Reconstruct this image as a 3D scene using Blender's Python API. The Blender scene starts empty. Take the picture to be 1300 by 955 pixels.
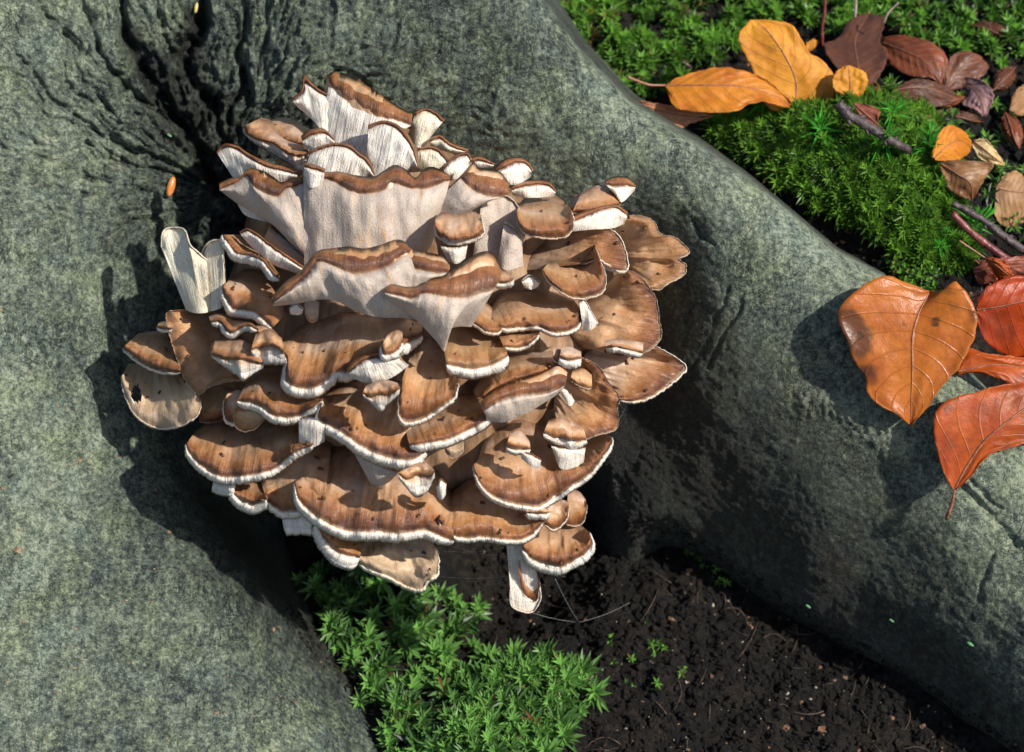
import bpy, math, random
import numpy as np
from mathutils import Matrix, Vector
random.seed(7); RNG = np.random.default_rng(7)
scene = bpy.context.scene
COL = scene.collection

# ------------------------------------------------------------------ camera
D = 1.0                       # metres from the lens to the reference plane through the fungus
S = 0.46 / 1300.0             # metres per photo pixel on that plane
PITCH = math.radians(50)      # the camera looks down by this much
cam = bpy.data.cameras.new('camera'); camo = bpy.data.objects.new('camera', cam); COL.objects.link(camo)
cam.sensor_width = 36; cam.lens = 36 * D / 0.46
cam.clip_start = 0.01; cam.clip_end = 50
camo.rotation_euler = (math.pi/2 - PITCH, 0, 0)
RIGHT = np.array([1.0, 0, 0]); UP = np.array([0, math.sin(PITCH), math.cos(PITCH)]); FWD = np.array([0, math.cos(PITCH), -math.sin(PITCH)])
CAM = -FWD * D + np.array([0, 0, 0.11])
camo.location = CAM
scene.camera = camo
cam.dof.use_dof = True; cam.dof.focus_distance = 0.95; cam.dof.aperture_fstop = 13.0

def P(px, py, w):
    """point seen at photo pixel (px,py) lying w centimetres in front of the reference plane"""
    px = np.asarray(px, float); py = np.asarray(py, float); w = np.asarray(w, float)
    d = D - w*0.01
    x = (px-650)*S*d/D; y = (477.5-py)*S*d/D
    return CAM + x[..., None]*RIGHT + y[..., None]*UP + d[..., None]*FWD
def toworld(v):               # direction in camera axes (right, up, towards viewer)
    return v[0]*RIGHT + v[1]*UP - v[2]*FWD

# ------------------------------------------------------------------ light
SUNC = toworld(np.array([0.60, 0.27, 0.75])); SUNC = SUNC/np.linalg.norm(SUNC)
elev = math.asin(SUNC[2]); azi = math.atan2(SUNC[0], SUNC[1])
sl = bpy.data.lights.new('sun', 'SUN'); sl.energy = 4.5; sl.angle = math.radians(1.0); sl.color = (1, 0.955, 0.88)
so = bpy.data.objects.new('sun', sl); COL.objects.link(so)
so.rotation_euler = Vector(SUNC).to_track_quat('Z', 'Y').to_euler()
wd = bpy.data.worlds.new('World'); scene.world = wd; wd.use_nodes = True
nt = wd.node_tree; bg = nt.nodes['Background']; sky = nt.nodes.new('ShaderNodeTexSky'); sky.sky_type = 'NISHITA'
sky.sun_disc = False; sky.sun_elevation = elev; sky.sun_rotation = azi; sky.air_density = 1.0; sky.dust_density = 1.5
nt.links.new(sky.outputs[0], bg.inputs[0]); bg.inputs[1].default_value = 0.11
scene.view_settings.view_transform = 'Standard'; scene.view_settings.look = 'None'
scene.view_settings.exposure = 0.35; scene.view_settings.gamma = 1.0

# ------------------------------------------------------------------ helpers
def smooth(a, b, x):
    t = np.clip((x-a)/(b-a), 0, 1); return t*t*(3-2*t)
_perm = np.random.default_rng(3).permutation(4096)
_g = np.random.default_rng(4).random(4096)*2*np.pi
_gx, _gy = np.cos(_g), np.sin(_g)
def perlin(x, y, seed=0):
    xi = np.floor(x).astype(int); yi = np.floor(y).astype(int); xf = x-xi; yf = y-yi
    u = xf*xf*xf*(xf*(xf*6-15)+10); v = yf*yf*yf*(yf*(yf*6-15)+10)
    def g(ix, iy, dx, dy):
        h = _perm[(ix + _perm[(iy + seed*57) & 4095]) & 4095]
        return _gx[h]*dx + _gy[h]*dy
    a = g(xi, yi, xf, yf); b = g(xi+1, yi, xf-1, yf); c = g(xi, yi+1, xf, yf-1); d = g(xi+1, yi+1, xf-1, yf-1)
    return ((a*(1-u)+b*u)*(1-v) + (c*(1-u)+d*u)*v)*1.5
def fbm(x, y, o=4, seed=0):
    s = 0; a = 1
    for i in range(o):
        s = s + a*perlin(x*2**i, y*2**i, seed+i*7); a *= .5
    return s
def polydist(px, py, pts, signed=False):
    best = np.full(np.shape(px), 1e9); sg = np.ones(np.shape(px)); pts = np.array(pts, float)
    for (x0, y0), (x1, y1) in zip(pts[:-1], pts[1:]):
        dx, dy = x1-x0, y1-y0; t = np.clip(((px-x0)*dx+(py-y0)*dy)/(dx*dx+dy*dy), 0, 1)
        d = np.hypot(px-x0-t*dx, py-y0-t*dy); m = d < best
        best = np.where(m, d, best); sg = np.where(m, np.sign(dx*(py-y0)-dy*(px-x0)), sg)
    return best*sg if signed else best
def resample(pts, n, closed=False):
    """Catmull-Rom through pts, n samples even in arc length; pts of any dimension"""
    p = np.array(pts, float)
    if len(p) == 2:
        t = np.linspace(0, 1, n)[:, None]; return p[0]*(1-t)+p[1]*t
    q = np.vstack([2*p[0]-p[1], p, 2*p[-1]-p[-2]]); out = []
    for i in range(1, len(q)-2):
        t = np.linspace(0, 1, 24, endpoint=False)[:, None]
        a, b, c, d = q[i-1], q[i], q[i+1], q[i+2]
        out.append(.5*((2*b)+(-a+c)*t+(2*a-5*b+4*c-d)*t*t+(-a+3*b-3*c+d)*t**3))
    o = np.vstack(out+[p[-1:]]); L = np.r_[0, np.cumsum(np.linalg.norm(np.diff(o[:, :2], axis=0), axis=1))]
    s = np.linspace(0, L[-1], n)
    return np.stack([np.interp(s, L, o[:, k]) for k in range(o.shape[1])], 1)
def mesh_obj(name, verts, faces, mat, parent=None, uv=None, attr=None, smoothed=True):
    me = bpy.data.meshes.new(name)
    verts = np.asarray(verts, np.float32); faces = np.asarray(faces, np.int32)
    k = faces.shape[1]
    me.vertices.add(len(verts)); me.vertices.foreach_set('co', verts.ravel())
    me.loops.add(faces.size); me.loops.foreach_set('vertex_index', faces.ravel())
    me.polygons.add(len(faces)); me.polygons.foreach_set('loop_start', np.arange(0, faces.size, k, dtype=np.int32))
    me.polygons.foreach_set('use_smooth', np.full(len(faces), smoothed))
    if uv is not None:
        l = me.uv_layers.new(name='UVMap'); l.data.foreach_set('uv', np.asarray(uv, np.float32)[faces.ravel()].ravel())
    if attr is not None:
        for an, av in attr.items():
            a = me.attributes.new(an, 'FLOAT_COLOR', 'POINT')
            c = np.ones((len(verts), 4), np.float32); c[:, :av.shape[1]] = av; a.data.foreach_set('color', c.ravel())
    me.materials.append(mat); me.update(); me.validate()
    o = bpy.data.objects.new(name, me); COL.objects.link(o)
    if parent is not None: o.parent = parent
    return o
def tag(o, label=None, cat=None, group=None, kind=None):
    for k, v in (('label', label), ('category', cat), ('group', group), ('kind', kind)):
        if v: o[k] = v
    return o
def empty(name, loc, label, cat, group=None):
    o = bpy.data.objects.new(name, None); o.location = loc; o.empty_display_size = .01; COL.objects.link(o)
    tag(o, label, cat, group); return o
def child_fix(o):             # keep world coordinates of a mesh whose parent Empty stands away from the origin
    o.matrix_parent_inverse = Matrix.Translation(-Vector(o.parent.location)); return o
def grid_faces(nr, nc):
    i = np.arange(nr-1)[:, None]*nc + np.arange(nc-1)[None, :]
    return np.stack([i, i+1, i+nc+1, i+nc], -1).reshape(-1, 4)
def tube_data(pts, rad, n=8):
    pts = np.asarray(pts, float); m = len(pts); rad = np.broadcast_to(np.asarray(rad, float), (m,))
    T = np.gradient(pts, axis=0); T /= np.linalg.norm(T, axis=1)[:, None]+1e-12
    ref = np.array([.3, .2, .93]); V = []
    for p, t, r in zip(pts, T, rad):
        a = np.cross(t, ref); a /= np.linalg.norm(a)+1e-9; b = np.cross(t, a)
        for k in range(n):
            th = 2*np.pi*k/n; V.append(p + r*(math.cos(th)*a+math.sin(th)*b))
    F = []
    for i in range(m-1):
        for k in range(n):
            F.append((i*n+k, i*n+(k+1) % n, (i+1)*n+(k+1) % n, (i+1)*n+k))
    V = V+[pts[0], pts[-1]]
    for k in range(n):
        F.append((m*n, (k+1) % n, k, m*n)[:3]+(k,)) if False else None
    F = [f for f in F if f]
    for k in range(0, n, 2):
        F.append((m*n, (k+2) % n, (k+1) % n, k)); F.append((m*n+1, (m-1)*n+k, (m-1)*n+(k+1) % n, (m-1)*n+(k+2) % n))
    return np.array(V), np.array(F)

# ------------------------------------------------------------------ materials
class NT:
    def __init__(s, name):
        s.m = bpy.data.materials.new(name); s.m.use_nodes = True; s.t = s.m.node_tree; s.b = s.t.nodes['Principled BSDF']
    def n(s, typ, **kw):
        o = s.t.nodes.new('ShaderNode'+typ)
        for k, v in kw.items():
            if k.startswith('i_'):
                o.inputs[int(k[2:]) if k[2:].isdigit() else k[2:].replace('_', ' ')].default_value = v
            else: setattr(o, k, v)
        return o
    def l(s, a, b): s.t.links.new(a, b)
    def noise(s, vec, scale, detail=4, rough=.55, dist=0):
        o = s.n('TexNoise'); o.inputs['Scale'].default_value = scale; o.inputs['Detail'].default_value = detail
        o.inputs['Roughness'].default_value = rough; o.inputs['Distortion'].default_value = dist
        if vec is not None: s.l(vec, o.inputs['Vector'])
        return o.outputs['Fac']
    def ramp(s, fac, stops):
        o = s.n('ValToRGB'); e = o.color_ramp.elements
        while len(e) < len(stops): e.new(.5)
        for el, (p, c) in zip(e, stops): el.position = p; el.color = (c, c, c, 1) if not hasattr(c, '__len__') else (*c, 1)
        s.l(fac, o.inputs[0]); return o.outputs[0]
    def mix(s, fac, a, b, mode='MIX'):
        o = s.n('Mix', data_type='RGBA', blend_type=mode)
        for v, i in ((fac, 0), (a, 6), (b, 7)):
            if hasattr(v, 'is_linked'): s.l(v, o.inputs[i])
            else: o.inputs[i].default_value = v if not hasattr(v, '__len__') else (*v, 1)
        return o.outputs[2]
    def math(s, op, a, b=0.0, c=None, clamp=False):
        o = s.n('Math', operation=op, use_clamp=clamp)
        for v, i in ((a, 0), (b, 1)) + (((c, 2),) if c is not None else ()):
            if hasattr(v, 'is_linked'): s.l(v, o.inputs[i])
            else: o.inputs[i].default_value = v
        return o.outputs[0]
    def vmul(s, vec, xyz, off=None):
        o = s.n('Mapping'); s.l(vec, o.inputs[0]); o.inputs['Scale'].default_value = xyz
        if off is not None: s.l(off, o.inputs['Location'])
        return o.outputs[0]
    def bump(s, h, dist, strength=1.0, prev=None):
        o = s.n('Bump'); s.l(h, o.inputs['Height']); o.inputs['Distance'].default_value = dist; o.inputs['Strength'].default_value = strength
        if prev is not None: s.l(prev, o.inputs['Normal'])
        return o.outputs[0]

def bark_material():
    m = NT('beech_bark'); tc = m.n('TexCoord').outputs['Object']
    at = m.n('Attribute', attribute_name='mask'); sep = m.n('SeparateColor'); m.l(at.outputs['Color'], sep.inputs[0])
    wet, dirt_shade, pale = sep.outputs[0], sep.outputs[1], sep.outputs[2]
    warp = m.n('VectorMath', operation='MULTIPLY_ADD'); nz = m.n('TexNoise'); nz.inputs['Scale'].default_value = 120; m.l(tc, nz.inputs['Vector'])
    m.l(nz.outputs['Color'], warp.inputs[0]); warp.inputs[1].default_value = (.0012,)*3; m.l(tc, warp.inputs[2]); tw = warp.outputs[0]
    n1 = m.noise(tw, 480, 6, .78); n2 = m.noise(tc, 22, 4, .6); n3 = m.noise(m.vmul(tw, (1.8, .6, .6)), 150, 5, .65)
    n4 = m.noise(tc, 1300, 3, .6); n5 = m.noise(tc, 60, 3, .5)
    f = m.math('ADD', m.math('MULTIPLY', n1, .80), m.math('MULTIPLY', n3, .30))
    f = m.math('ADD', f, m.math('MULTIPLY', m.math('SUBTRACT', n2, .5), .26)); f = m.math('ADD', f, m.math('MULTIPLY', m.math('SUBTRACT', n4, .5), .22)); f = m.math('ADD', f, m.math('MULTIPLY', m.math('SUBTRACT', m.noise(tc, 170, 3, .6), .5), .25))
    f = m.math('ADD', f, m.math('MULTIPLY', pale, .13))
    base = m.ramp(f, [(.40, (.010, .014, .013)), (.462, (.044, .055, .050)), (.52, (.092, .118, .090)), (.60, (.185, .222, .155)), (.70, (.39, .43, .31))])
    tint = m.ramp(n5, [(.35, (.90, .97, 1.03)), (.5, (1, 1, 1)), (.68, (1.04, 1.06, .90))])
    base = m.mix(.9, base, tint, 'MULTIPLY')
    ln = m.noise(m.vmul(tw, (95, 34, 34)), 1, 5, .6, .6); l1 = m.ramp(m.math('ABSOLUTE', m.math('SUBTRACT', ln, .5)), [(0.0, 1.0), (.016, 0.0)])
    ln2 = m.noise(m.vmul(tw, (40, 110, 110)), 1, 4, .6, .5); l2 = m.ramp(m.math('ABSOLUTE', m.math('SUBTRACT', ln2, .5)), [(0.0, 1.0), (.014, 0.0)])
    lines = m.math('MULTIPLY', m.math('MAXIMUM', l1, l2), m.ramp(m.noise(tc, 34, 3), [(.45, 0.0), (.6, 1.0)]))
    base = m.mix(m.math('MULTIPLY', lines, .7), base, (.02, .024, .022))
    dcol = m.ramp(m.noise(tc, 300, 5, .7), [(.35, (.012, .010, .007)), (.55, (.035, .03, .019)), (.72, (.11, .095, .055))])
    dn = m.math('MULTIPLY', dirt_shade, m.ramp(n3, [(.3, .4), (.6, 1.0)]), clamp=True)
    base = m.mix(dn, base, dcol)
    wcol = m.ramp(m.noise(tc, 260, 5, .7), [(.42, (.004, .004, .004)), (.6, (.016, .015, .013)), (.75, (.05, .046, .04))])
    wf = m.math('MULTIPLY', wet, m.ramp(n3, [(.30, 1.0), (.62, .7)]), clamp=True)
    base = m.mix(wf, base, wcol); m.l(base, m.b.inputs['Base Color'])
    r = m.math('SUBTRACT', .78, m.math('MULTIPLY', wet, .50)); m.l(r, m.b.inputs['Roughness'])
    m.b.inputs['Specular IOR Level'].default_value = .45
    h = m.math('SUBTRACT', m.math('ADD', m.math('MULTIPLY', n1, .7), m.math('MULTIPLY', n3, .8)), m.math('MULTIPLY', lines, .35))
    b1 = m.bump(h, .0036, 1.0); b2 = m.bump(n4, .0009, .6, b1); m.l(b2, m.b.inputs['Normal'])
    return m.m
def soil_material():
    m = NT('forest_soil'); tc = m.n('TexCoord').outputs['Object']
    n1 = m.noise(tc, 260, 6, .72); n2 = m.noise(tc, 30, 4); n3 = m.noise(tc, 800, 3, .6)
    c = m.ramp(n1, [(.34, (.002, .0018, .0016)), (.5, (.006, .005, .004)), (.64, (.017, .013, .009)), (.78, (.055, .042, .028))])
    c = m.mix(m.ramp(n2, [(.45, 0.0), (.65, .7)]), c, m.mix(1, c, (2.6, 2.3, 2.0), 'MULTIPLY')); c = m.mix(m.ramp(n3, [(.74, 0.0), (.78, .5)]), c, (.22, .2, .17)); m.l(c, m.b.inputs['Base Color'])
    m.b.inputs['Roughness'].default_value = .8; m.b.inputs['Specular IOR Level'].default_value = .3
    m.l(m.bump(m.math('ADD', n1, m.math('MULTIPLY', n3, .3)), .004, 1), m.b.inputs['Normal']); return m.m
def cap_material(name='cap_skin', light=None):
    m = NT(name); uv = m.n('UVMap', uv_map='UVMap').outputs[0]; oi = m.n('ObjectInfo'); tc = m.n('TexCoord').outputs['Object']
    sp = m.n('SeparateXYZ'); m.l(uv, sp.inputs[0]); t = sp.outputs[1]
    off = m.n('CombineXYZ'); m.l(m.math('MULTIPLY', oi.outputs['Random'], 50), off.inputs[0]); m.l(m.math('MULTIPLY', oi.outputs['Random'], 31), off.inputs[1])
    st = m.noise(m.vmul(uv, (2.6, 1.6, 1), off.outputs[0]), 1, 5, .6, .5)
    st2 = m.noise(m.vmul(uv, (20, 3.0, 1), off.outputs[0]), 1, 4, .65, .4)
    blot = m.noise(tc, 85, 5, .62, .3); blot2 = m.noise(tc, 420, 4, .65)
    tt = m.math('ADD', t, m.math('MULTIPLY', m.math('SUBTRACT', st, .5), .10))
    tt = m.math('ADD', tt, m.math('MULTIPLY', m.math('SUBTRACT', blot, .5), .60), clamp=True)
    c = m.ramp(tt, [(0, (.17, .085, .045)), (.18, (.40, .24, .14)), (.48, (.54, .33, .18)), (.68, (.45, .22, .088)), (.86, (.27, .105, .036)), (1, (.10, .036, .018))])
    mg = m.ramp(t, [(.50, .10), (.80, 1.0)])
    c = m.mix(m.math('MULTIPLY', mg, .60), c, m.ramp(st2, [(.3, (.74, .66, .58)), (.5, (1, 1, 1)), (.7, (1.18, 1.18, 1.15))]), 'MULTIPLY')
    c = m.mix(m.math('MULTIPLY', m.math('ADD', mg, .35), .65), c, m.ramp(blot2, [(.3, (.72, .66, .62)), (.5, (1, 1, 1)), (.72, (1.14, 1.12, 1.12))]), 'MULTIPLY')
    pl = m.math('MULTIPLY', m.ramp(m.noise(tc, 48, 3, .5), [(.50, 0.0), (.66, .8)]), m.ramp(t, [(.45, 1.0), (.78, 0.0)]))
    c = m.mix(pl, c, (.62, .46, .34))
    vn = m.noise(m.vmul(uv, (1.3, .8, 1), off.outputs[0]), 1, 4, .55, 1.2)
    vl = m.ramp(m.math('ABSOLUTE', m.math('SUBTRACT', vn, .5)), [(0.0, 1.0), (.035, 0.0)]); vg = m.math('MULTIPLY', vl, m.ramp(t, [(.02, 1.0), (.72, 0.0)]))
    c = m.mix(m.math('MULTIPLY', m.math('MULTIPLY', vg, .5), m.ramp(blot, [(.42, .15), (.6, 1.0)])), c, (.10, .045, .022))
    vor = m.n('TexVoronoi'); vor.inputs['Scale'].default_value = 130; m.l(tc, vor.inputs['Vector'])
    spot = m.ramp(vor.outputs['Distance'], [(.07, .8), (.12, 0.0)]); gate = m.ramp(m.noise(tc, 40, 2), [(.52, 0.0), (.6, 1.0)])
    c = m.mix(m.math('MULTIPLY', spot, gate), c, (.05, .02, .01))
    c = m.mix(m.math('MULTIPLY', oi.outputs['Random'], .48), c, m.mix(1, c, (.60, .55, .60), 'MULTIPLY'))
    bc = m.ramp(m.math('ADD', t, m.math('MULTIPLY', m.math('SUBTRACT', blot2, .5), .05)), [(.965, 0.0), (1.0, .5)])
    c = m.mix(bc, c, (.6, .42, .27))
    if light: c = m.mix(light[0], c, light[1])
    m.l(c, m.b.inputs['Base Color'])
    m.b.inputs['Roughness'].default_value = .38; m.b.inputs['Specular IOR Level'].default_value = .5
    m.b.inputs['Subsurface Weight'].default_value = .15; m.b.inputs['Subsurface Radius'].default_value = (1, .45, .2); m.b.inputs['Subsurface Scale'].default_value = .003
    m.b.inputs['Coat Weight'].default_value = .10; m.b.inputs['Coat Roughness'].default_value = .28
    b = m.bump(m.math('MULTIPLY', st2, mg), .0012, .8); b = m.bump(m.math('ADD', m.math('MULTIPLY', blot, 1.0), m.math('MULTIPLY', blot2, .35)), .0016, .7, b); m.l(b, m.b.inputs['Normal']); return m.m
def pore_material(name, a, b_, orange, streak=.5):
    m = NT(name); uv = m.n('UVMap', uv_map='UVMap').outputs[0]; tc = m.n('TexCoord').outputs['Object']
    st = m.noise(m.vmul(uv, (9.5, 1.0, 1)), 1, 3, .6); po = m.noise(tc, 900, 3, .6); bl = m.noise(tc, 55, 4, .55)
    vor = m.n('TexVoronoi'); vor.inputs['Scale'].default_value = 1500; m.l(tc, vor.inputs['Vector'])
    c = m.mix(m.ramp(bl, [(.35, 0.0), (.7, 1.0)]), a, b_)
    of = m.math('MULTIPLY', m.ramp(m.noise(m.vmul(uv, (3.2, .7, 1)), 1, 3, .5), [(.58, 0.0), (.74, 1.0)]), orange)
    c = m.mix(of, c, (.55, .31, .12))
    su = m.n('SeparateXYZ'); m.l(uv, su.inputs[0]); ed = m.ramp(m.math('ADD', su.outputs[1], m.math('MULTIPLY', m.math('SUBTRACT', st, .5), .10)), [(0.0, .8), (.075, 0.0)]); c = m.mix(ed, c, (.40, .21, .09))
    c = m.mix(streak*.6, c, m.ramp(st, [(.30, (.62, .52, .42)), (.48, (1, 1, 1))]), 'MULTIPLY')
    c = m.mix(.5, c, m.ramp(po, [(.33, (.66, .6, .55)), (.5, (1, 1, 1))]), 'MULTIPLY'); m.l(c, m.b.inputs['Base Color'])
    m.b.inputs['Roughness'].default_value = .7; m.b.inputs['Specular IOR Level'].default_value = .25
    m.b.inputs['Subsurface Weight'].default_value = .25; m.b.inputs['Subsurface Radius'].default_value = (1, .7, .5); m.b.inputs['Subsurface Scale'].default_value = .003
    b = m.bump(st, .0020, streak*.8); b = m.bump(vor.outputs['Distance'], .0005, .45, b); m.l(b, m.b.inputs['Normal']); return m.m
def core_material():
    m = NT('stalk_flesh'); tc = m.n('TexCoord').outputs['Object']
    n = m.noise(m.vmul(tc, (260, 60, 60)), 1, 4, .6); n2 = m.noise(tc, 60, 4)
    c = m.mix(m.ramp(n2, [(.35, 0.0), (.65, 1.0)]), (.20, .10, .045), (.33, .21, .12)); c = m.mix(.7, c, m.ramp(n, [(.35, (.5, .45, .4)), (.6, (1.2, 1.2, 1.2))]), 'MULTIPLY')
    m.l(c, m.b.inputs['Base Color']); m.b.inputs['Roughness'].default_value = .6; m.l(m.bump(n, .0015, .8), m.b.inputs['Normal']); return m.m
def leaf_material(name, c1, c2, spot=(.05, .02, .01), rough=.33, nveins=9, vein=(.55, .35, .2), vk=.3, spots=.5):
    m = NT(name); uv = m.n('UVMap', uv_map='UVMap').outputs[0]; tc = m.n('TexCoord').outputs['Object']
    sp = m.n('SeparateXYZ'); m.l(uv, sp.inputs[0]); au = m.math('ABSOLUTE', sp.outputs[0])
    ph = m.math('SUBTRACT', m.math('MULTIPLY', sp.outputs[1], nveins), m.math('MULTIPLY', au, 2.2))
    d = m.math('ABSOLUTE', m.math('SUBTRACT', m.math('FRACT', ph), .5))
    v1 = m.ramp(d, [(0.0, 1.0), (.06, 0.0)]); v2 = m.ramp(au, [(0.0, 1.0), (.03, 0.0)]); v = m.math('MAXIMUM', v1, v2)
    n = m.noise(tc, 70, 4, .6); n2 = m.noise(tc, 420, 3, .6); n3 = m.noise(tc, 38, 3)
    c = m.mix(m.ramp(n, [(.35, 0.0), (.65, 1.0)]), c1, c2); c = m.mix(.5, c, m.ramp(n2, [(.35, .7), (.6, 1.1)]), 'MULTIPLY')
    c = m.mix(m.math('MULTIPLY', m.ramp(n3, [(.58, 0.0), (.66, 1.0)]), spots), c, spot)
    vo = m.n('TexVoronoi'); vo.inputs['Scale'].default_value = 75; m.l(tc, vo.inputs['Vector'])
    vs = m.math('ADD', vo.outputs['Distance'], m.math('MULTIPLY', m.math('SUBTRACT', n2, .5), .15))
    c = m.mix(m.math('MULTIPLY', m.math('MULTIPLY', m.ramp(vs, [(.13, .9), (.20, 0.0)]), m.ramp(m.noise(tc, 55, 2), [(.48, 0.0), (.54, 1.0)])), min(1, spots*1.6)), c, spot)
    c = m.mix(m.math('MULTIPLY', v, vk), c, vein); m.l(c, m.b.inputs['Base Color'])
    m.b.inputs['Roughness'].default_value = rough+.10; m.b.inputs['Specular IOR Level'].default_value = .38
    cr = m.n('TexVoronoi', feature='DISTANCE_TO_EDGE'); cr.inputs['Scale'].default_value = 650; m.l(tc, cr.inputs['Vector'])
    b = m.bump(v, .0004, .5); b = m.bump(m.math('MINIMUM', cr.outputs['Distance'], .12), .0005, .35, b); b = m.bump(n, .003, .3, b); m.l(b, m.b.inputs['Normal'])
    tr = m.n('BsdfTranslucent'); m.l(c, tr.inputs[0]); mx = m.n('MixShader'); mx.inputs[0].default_value = .22; m.l(m.b.outputs[0], mx.inputs[1]); m.l(tr.outputs[0], mx.inputs[2]); m.l(mx.outputs[0], m.t.nodes['Material Output'].inputs[0])
    return m.m
def moss_material(name, lo, hi, brown=.1):
    m = NT(name); at = m.n('Attribute', attribute_name='tone'); sp = m.n('SeparateColor'); m.l(at.outputs['Color'], sp.inputs[0])
    c = m.mix(sp.outputs[0], lo, hi); c = m.mix(m.ramp(sp.outputs[1], [(1-brown, 0.0), (1.0-brown*.5, 1.0)]), c, (.16, .085, .035))
    m.l(c, m.b.inputs['Base Color']); m.b.inputs['Roughness'].default_value = .42; m.b.inputs['Specular IOR Level'].default_value = .4
    tr = m.n('BsdfTranslucent'); m.l(c, tr.inputs[0]); mx = m.n('MixShader'); mx.inputs[0].default_value = .3
    out = m.t.nodes['Material Output']; m.l(m.b.outputs[0], mx.inputs[1]); m.l(tr.outputs[0], mx.inputs[2]); m.l(mx.outputs[0], out.inputs[0]); return m.m
def plain_material(name, c1, c2, scale=300, rough=.6, bump=.001):
    m = NT(name); tc = m.n('TexCoord').outputs['Object']; n = m.noise(tc, scale, 4, .6)
    m.l(m.ramp(n, [(.35, c1), (.65, c2)]), m.b.inputs['Base Color']); m.b.inputs['Roughness'].default_value = rough
    m.l(m.bump(n, bump, .8), m.b.inputs['Normal']); return m.m
BARK = bark_material(); SOIL = soil_material(); CAP = cap_material()
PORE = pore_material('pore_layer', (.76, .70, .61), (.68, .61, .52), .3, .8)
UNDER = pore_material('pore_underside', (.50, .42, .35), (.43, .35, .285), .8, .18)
PALE = cap_material('pale_cap_skin', (.55, (.62, .50, .34))); GOLDEN = cap_material('golden_cap_skin', (.28, (.60, .36, .17)))
CREAM = pore_material('cream_flesh', (.74, .69, .56), (.66, .57, .40), .5, .7)
CORE = core_material()

# ------------------------------------------------------------------ the tree surface
CP = np.array([  # px, py, w(cm)
 (-500,-300,9),(-500,300,9),(-500,900,8),(-500,1400,8),(-200,-300,7),(-200,1300,6),
 (-60,-60,4.5),(-60,200,4.2),(-60,450,4.4),(-60,700,4.4),(-60,950,4.5),(60,0,2.6),(60,200,2.4),(60,400,2.8),(70,600,3.0),(60,850,3.4),
 (150,100,.7),(140,250,.4),(130,380,.4),(140,520,.6),(170,640,1.0),(200,780,2.2),(230,900,2.8),(300,860,1.6),(310,780,.6),(400,960,1.8),(250,690,.4),
 (230,0,.2),(250,130,-1.8),(280,250,-3.6),(210,330,-2.4),(210,450,-2.8),(250,560,-3.2),(320,680,-2.4),(330,400,-5),(330,560,-6),(300,150,-2.2),
 (350,0,0.8),(380,120,-1.2),(450,-60,2.2),(450,20,1.0),(450,160,-2.0),(580,20,1.3),(560,140,-.8),(600,-200,4),(300,-250,3),
 (680,40,1.6),(660,160,.2),(650,240,-1.5),(720,220,0),(760,130,1.6),
 (500,300,-5),(500,450,-6.5),(500,600,-8.5),(500,720,-14),(650,600,-8),(700,740,-14),(650,400,-5.5),
 (760,300,-1.6),(830,240,1.2),(920,280,2.0),(1000,330,2.2),(900,360,.6),(1080,400,2.6),(1130,430,2.8),(1250,560,3.2),(1380,700,3.6),(1550,850,4),(1800,1100,4),
 (820,350,-2.8),(860,440,-1.9),(800,480,-4.8),(950,470,.2),(1030,540,1.1),(1000,640,-1.5),(900,600,-3.6),(830,620,-5.8),(760,600,-8),(880,700,-7.4),(800,700,-9),
 (1100,600,1.1),(1120,700,-.8),(1060,760,-3.4),(1200,700,1.4),(1180,800,-.9),(1300,760,2.8),(1300,900,.8),(1170,880,-4.2),(1000,765,-5.7),(1300,1000,-2),(1500,1100,2)], float)
def tps_fit(c):
    x, y, z = c[:, 0]/300, c[:, 1]/300, c[:, 2]; n = len(c)
    r = np.hypot(x[:, None]-x, y[:, None]-y); K = np.where(r > 0, r*r*np.log(r+1e-12), 0) + np.eye(n)*.02
    Pm = np.stack([np.ones(n), x, y], 1); A = np.block([[K, Pm], [Pm.T, np.zeros((3, 3))]])
    return np.linalg.solve(A, np.r_[z, 0, 0, 0])
TPS = tps_fit(CP)
def tps(px, py):
    x, y = px/300, py/300; s = TPS[-3]+TPS[-2]*x+TPS[-1]*y
    for k in range(len(CP)):
        r2 = (x-CP[k, 0]/300)**2+(y-CP[k, 1]/300)**2; s = s+TPS[k]*.5*r2*np.log(r2+1e-12)
    return s
SIL = [(560,-500),(600,-200),(655,-60),(690,0),(735,62),(800,130),(880,180),(950,228),(1000,268),(1060,318),(1120,350),(1175,405),(1235,480),(1300,545),(1420,640),(1700,860),(2100,1200)]
EDL = [(190,520),(240,620),(300,690),(350,745),(400,800),(445,842),(500,880),(620,960),(900,1150)]
EDR = [(760,640),(860,668),(905,705),(960,745),(1010,775),(1080,815),(1150,858),(1230,915),(1500,1080)]
GROOVES = [([(140,-60),(155,0),(162,50),(185,95),(215,135),(250,190),(275,240)],9,1.5),([(268,-60),(255,0),(245,40),(232,70),(250,110),(280,140)],8,1.5),
 ([(312,-60),(305,10),(298,70),(318,130)],5,.7),([(60,20),(95,60),(150,100),(210,150)],5,.5),([(20,70),(70,130),(130,170),(200,215)],4,.4),([(100,0),(120,50),(160,110)],4,.5),
 ([(340,0),(335,60),(340,120)],4,.35),([(35,100),(55,130)],4,.4),([(200,0),(212,60),(232,120)],4,.5),([(420,85),(455,98),(470,110)],4,.35),
 ([(850,330),(905,290),(930,262)],3,.25),([(880,280),(890,300),(905,310)],2.5,.3),([(905,470),(915,430),(938,380)],3,.4),([(890,450),(905,400),(925,365)],2.5,.25),
 ([(845,470),(862,420),(872,380)],3,.3),([(870,500),(885,450),(895,425)],2.5,.3),([(1180,610),(1230,625),(1300,700)],6,.6),([(1225,600),(1260,640),(1290,655)],3,.4),([(1240,760),(1262,700),(1300,690)],4,.4),
 ([(300,60),(310,100),(300,150)],4,.5),([(290,560),(300,600)],3,.1)]
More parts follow.
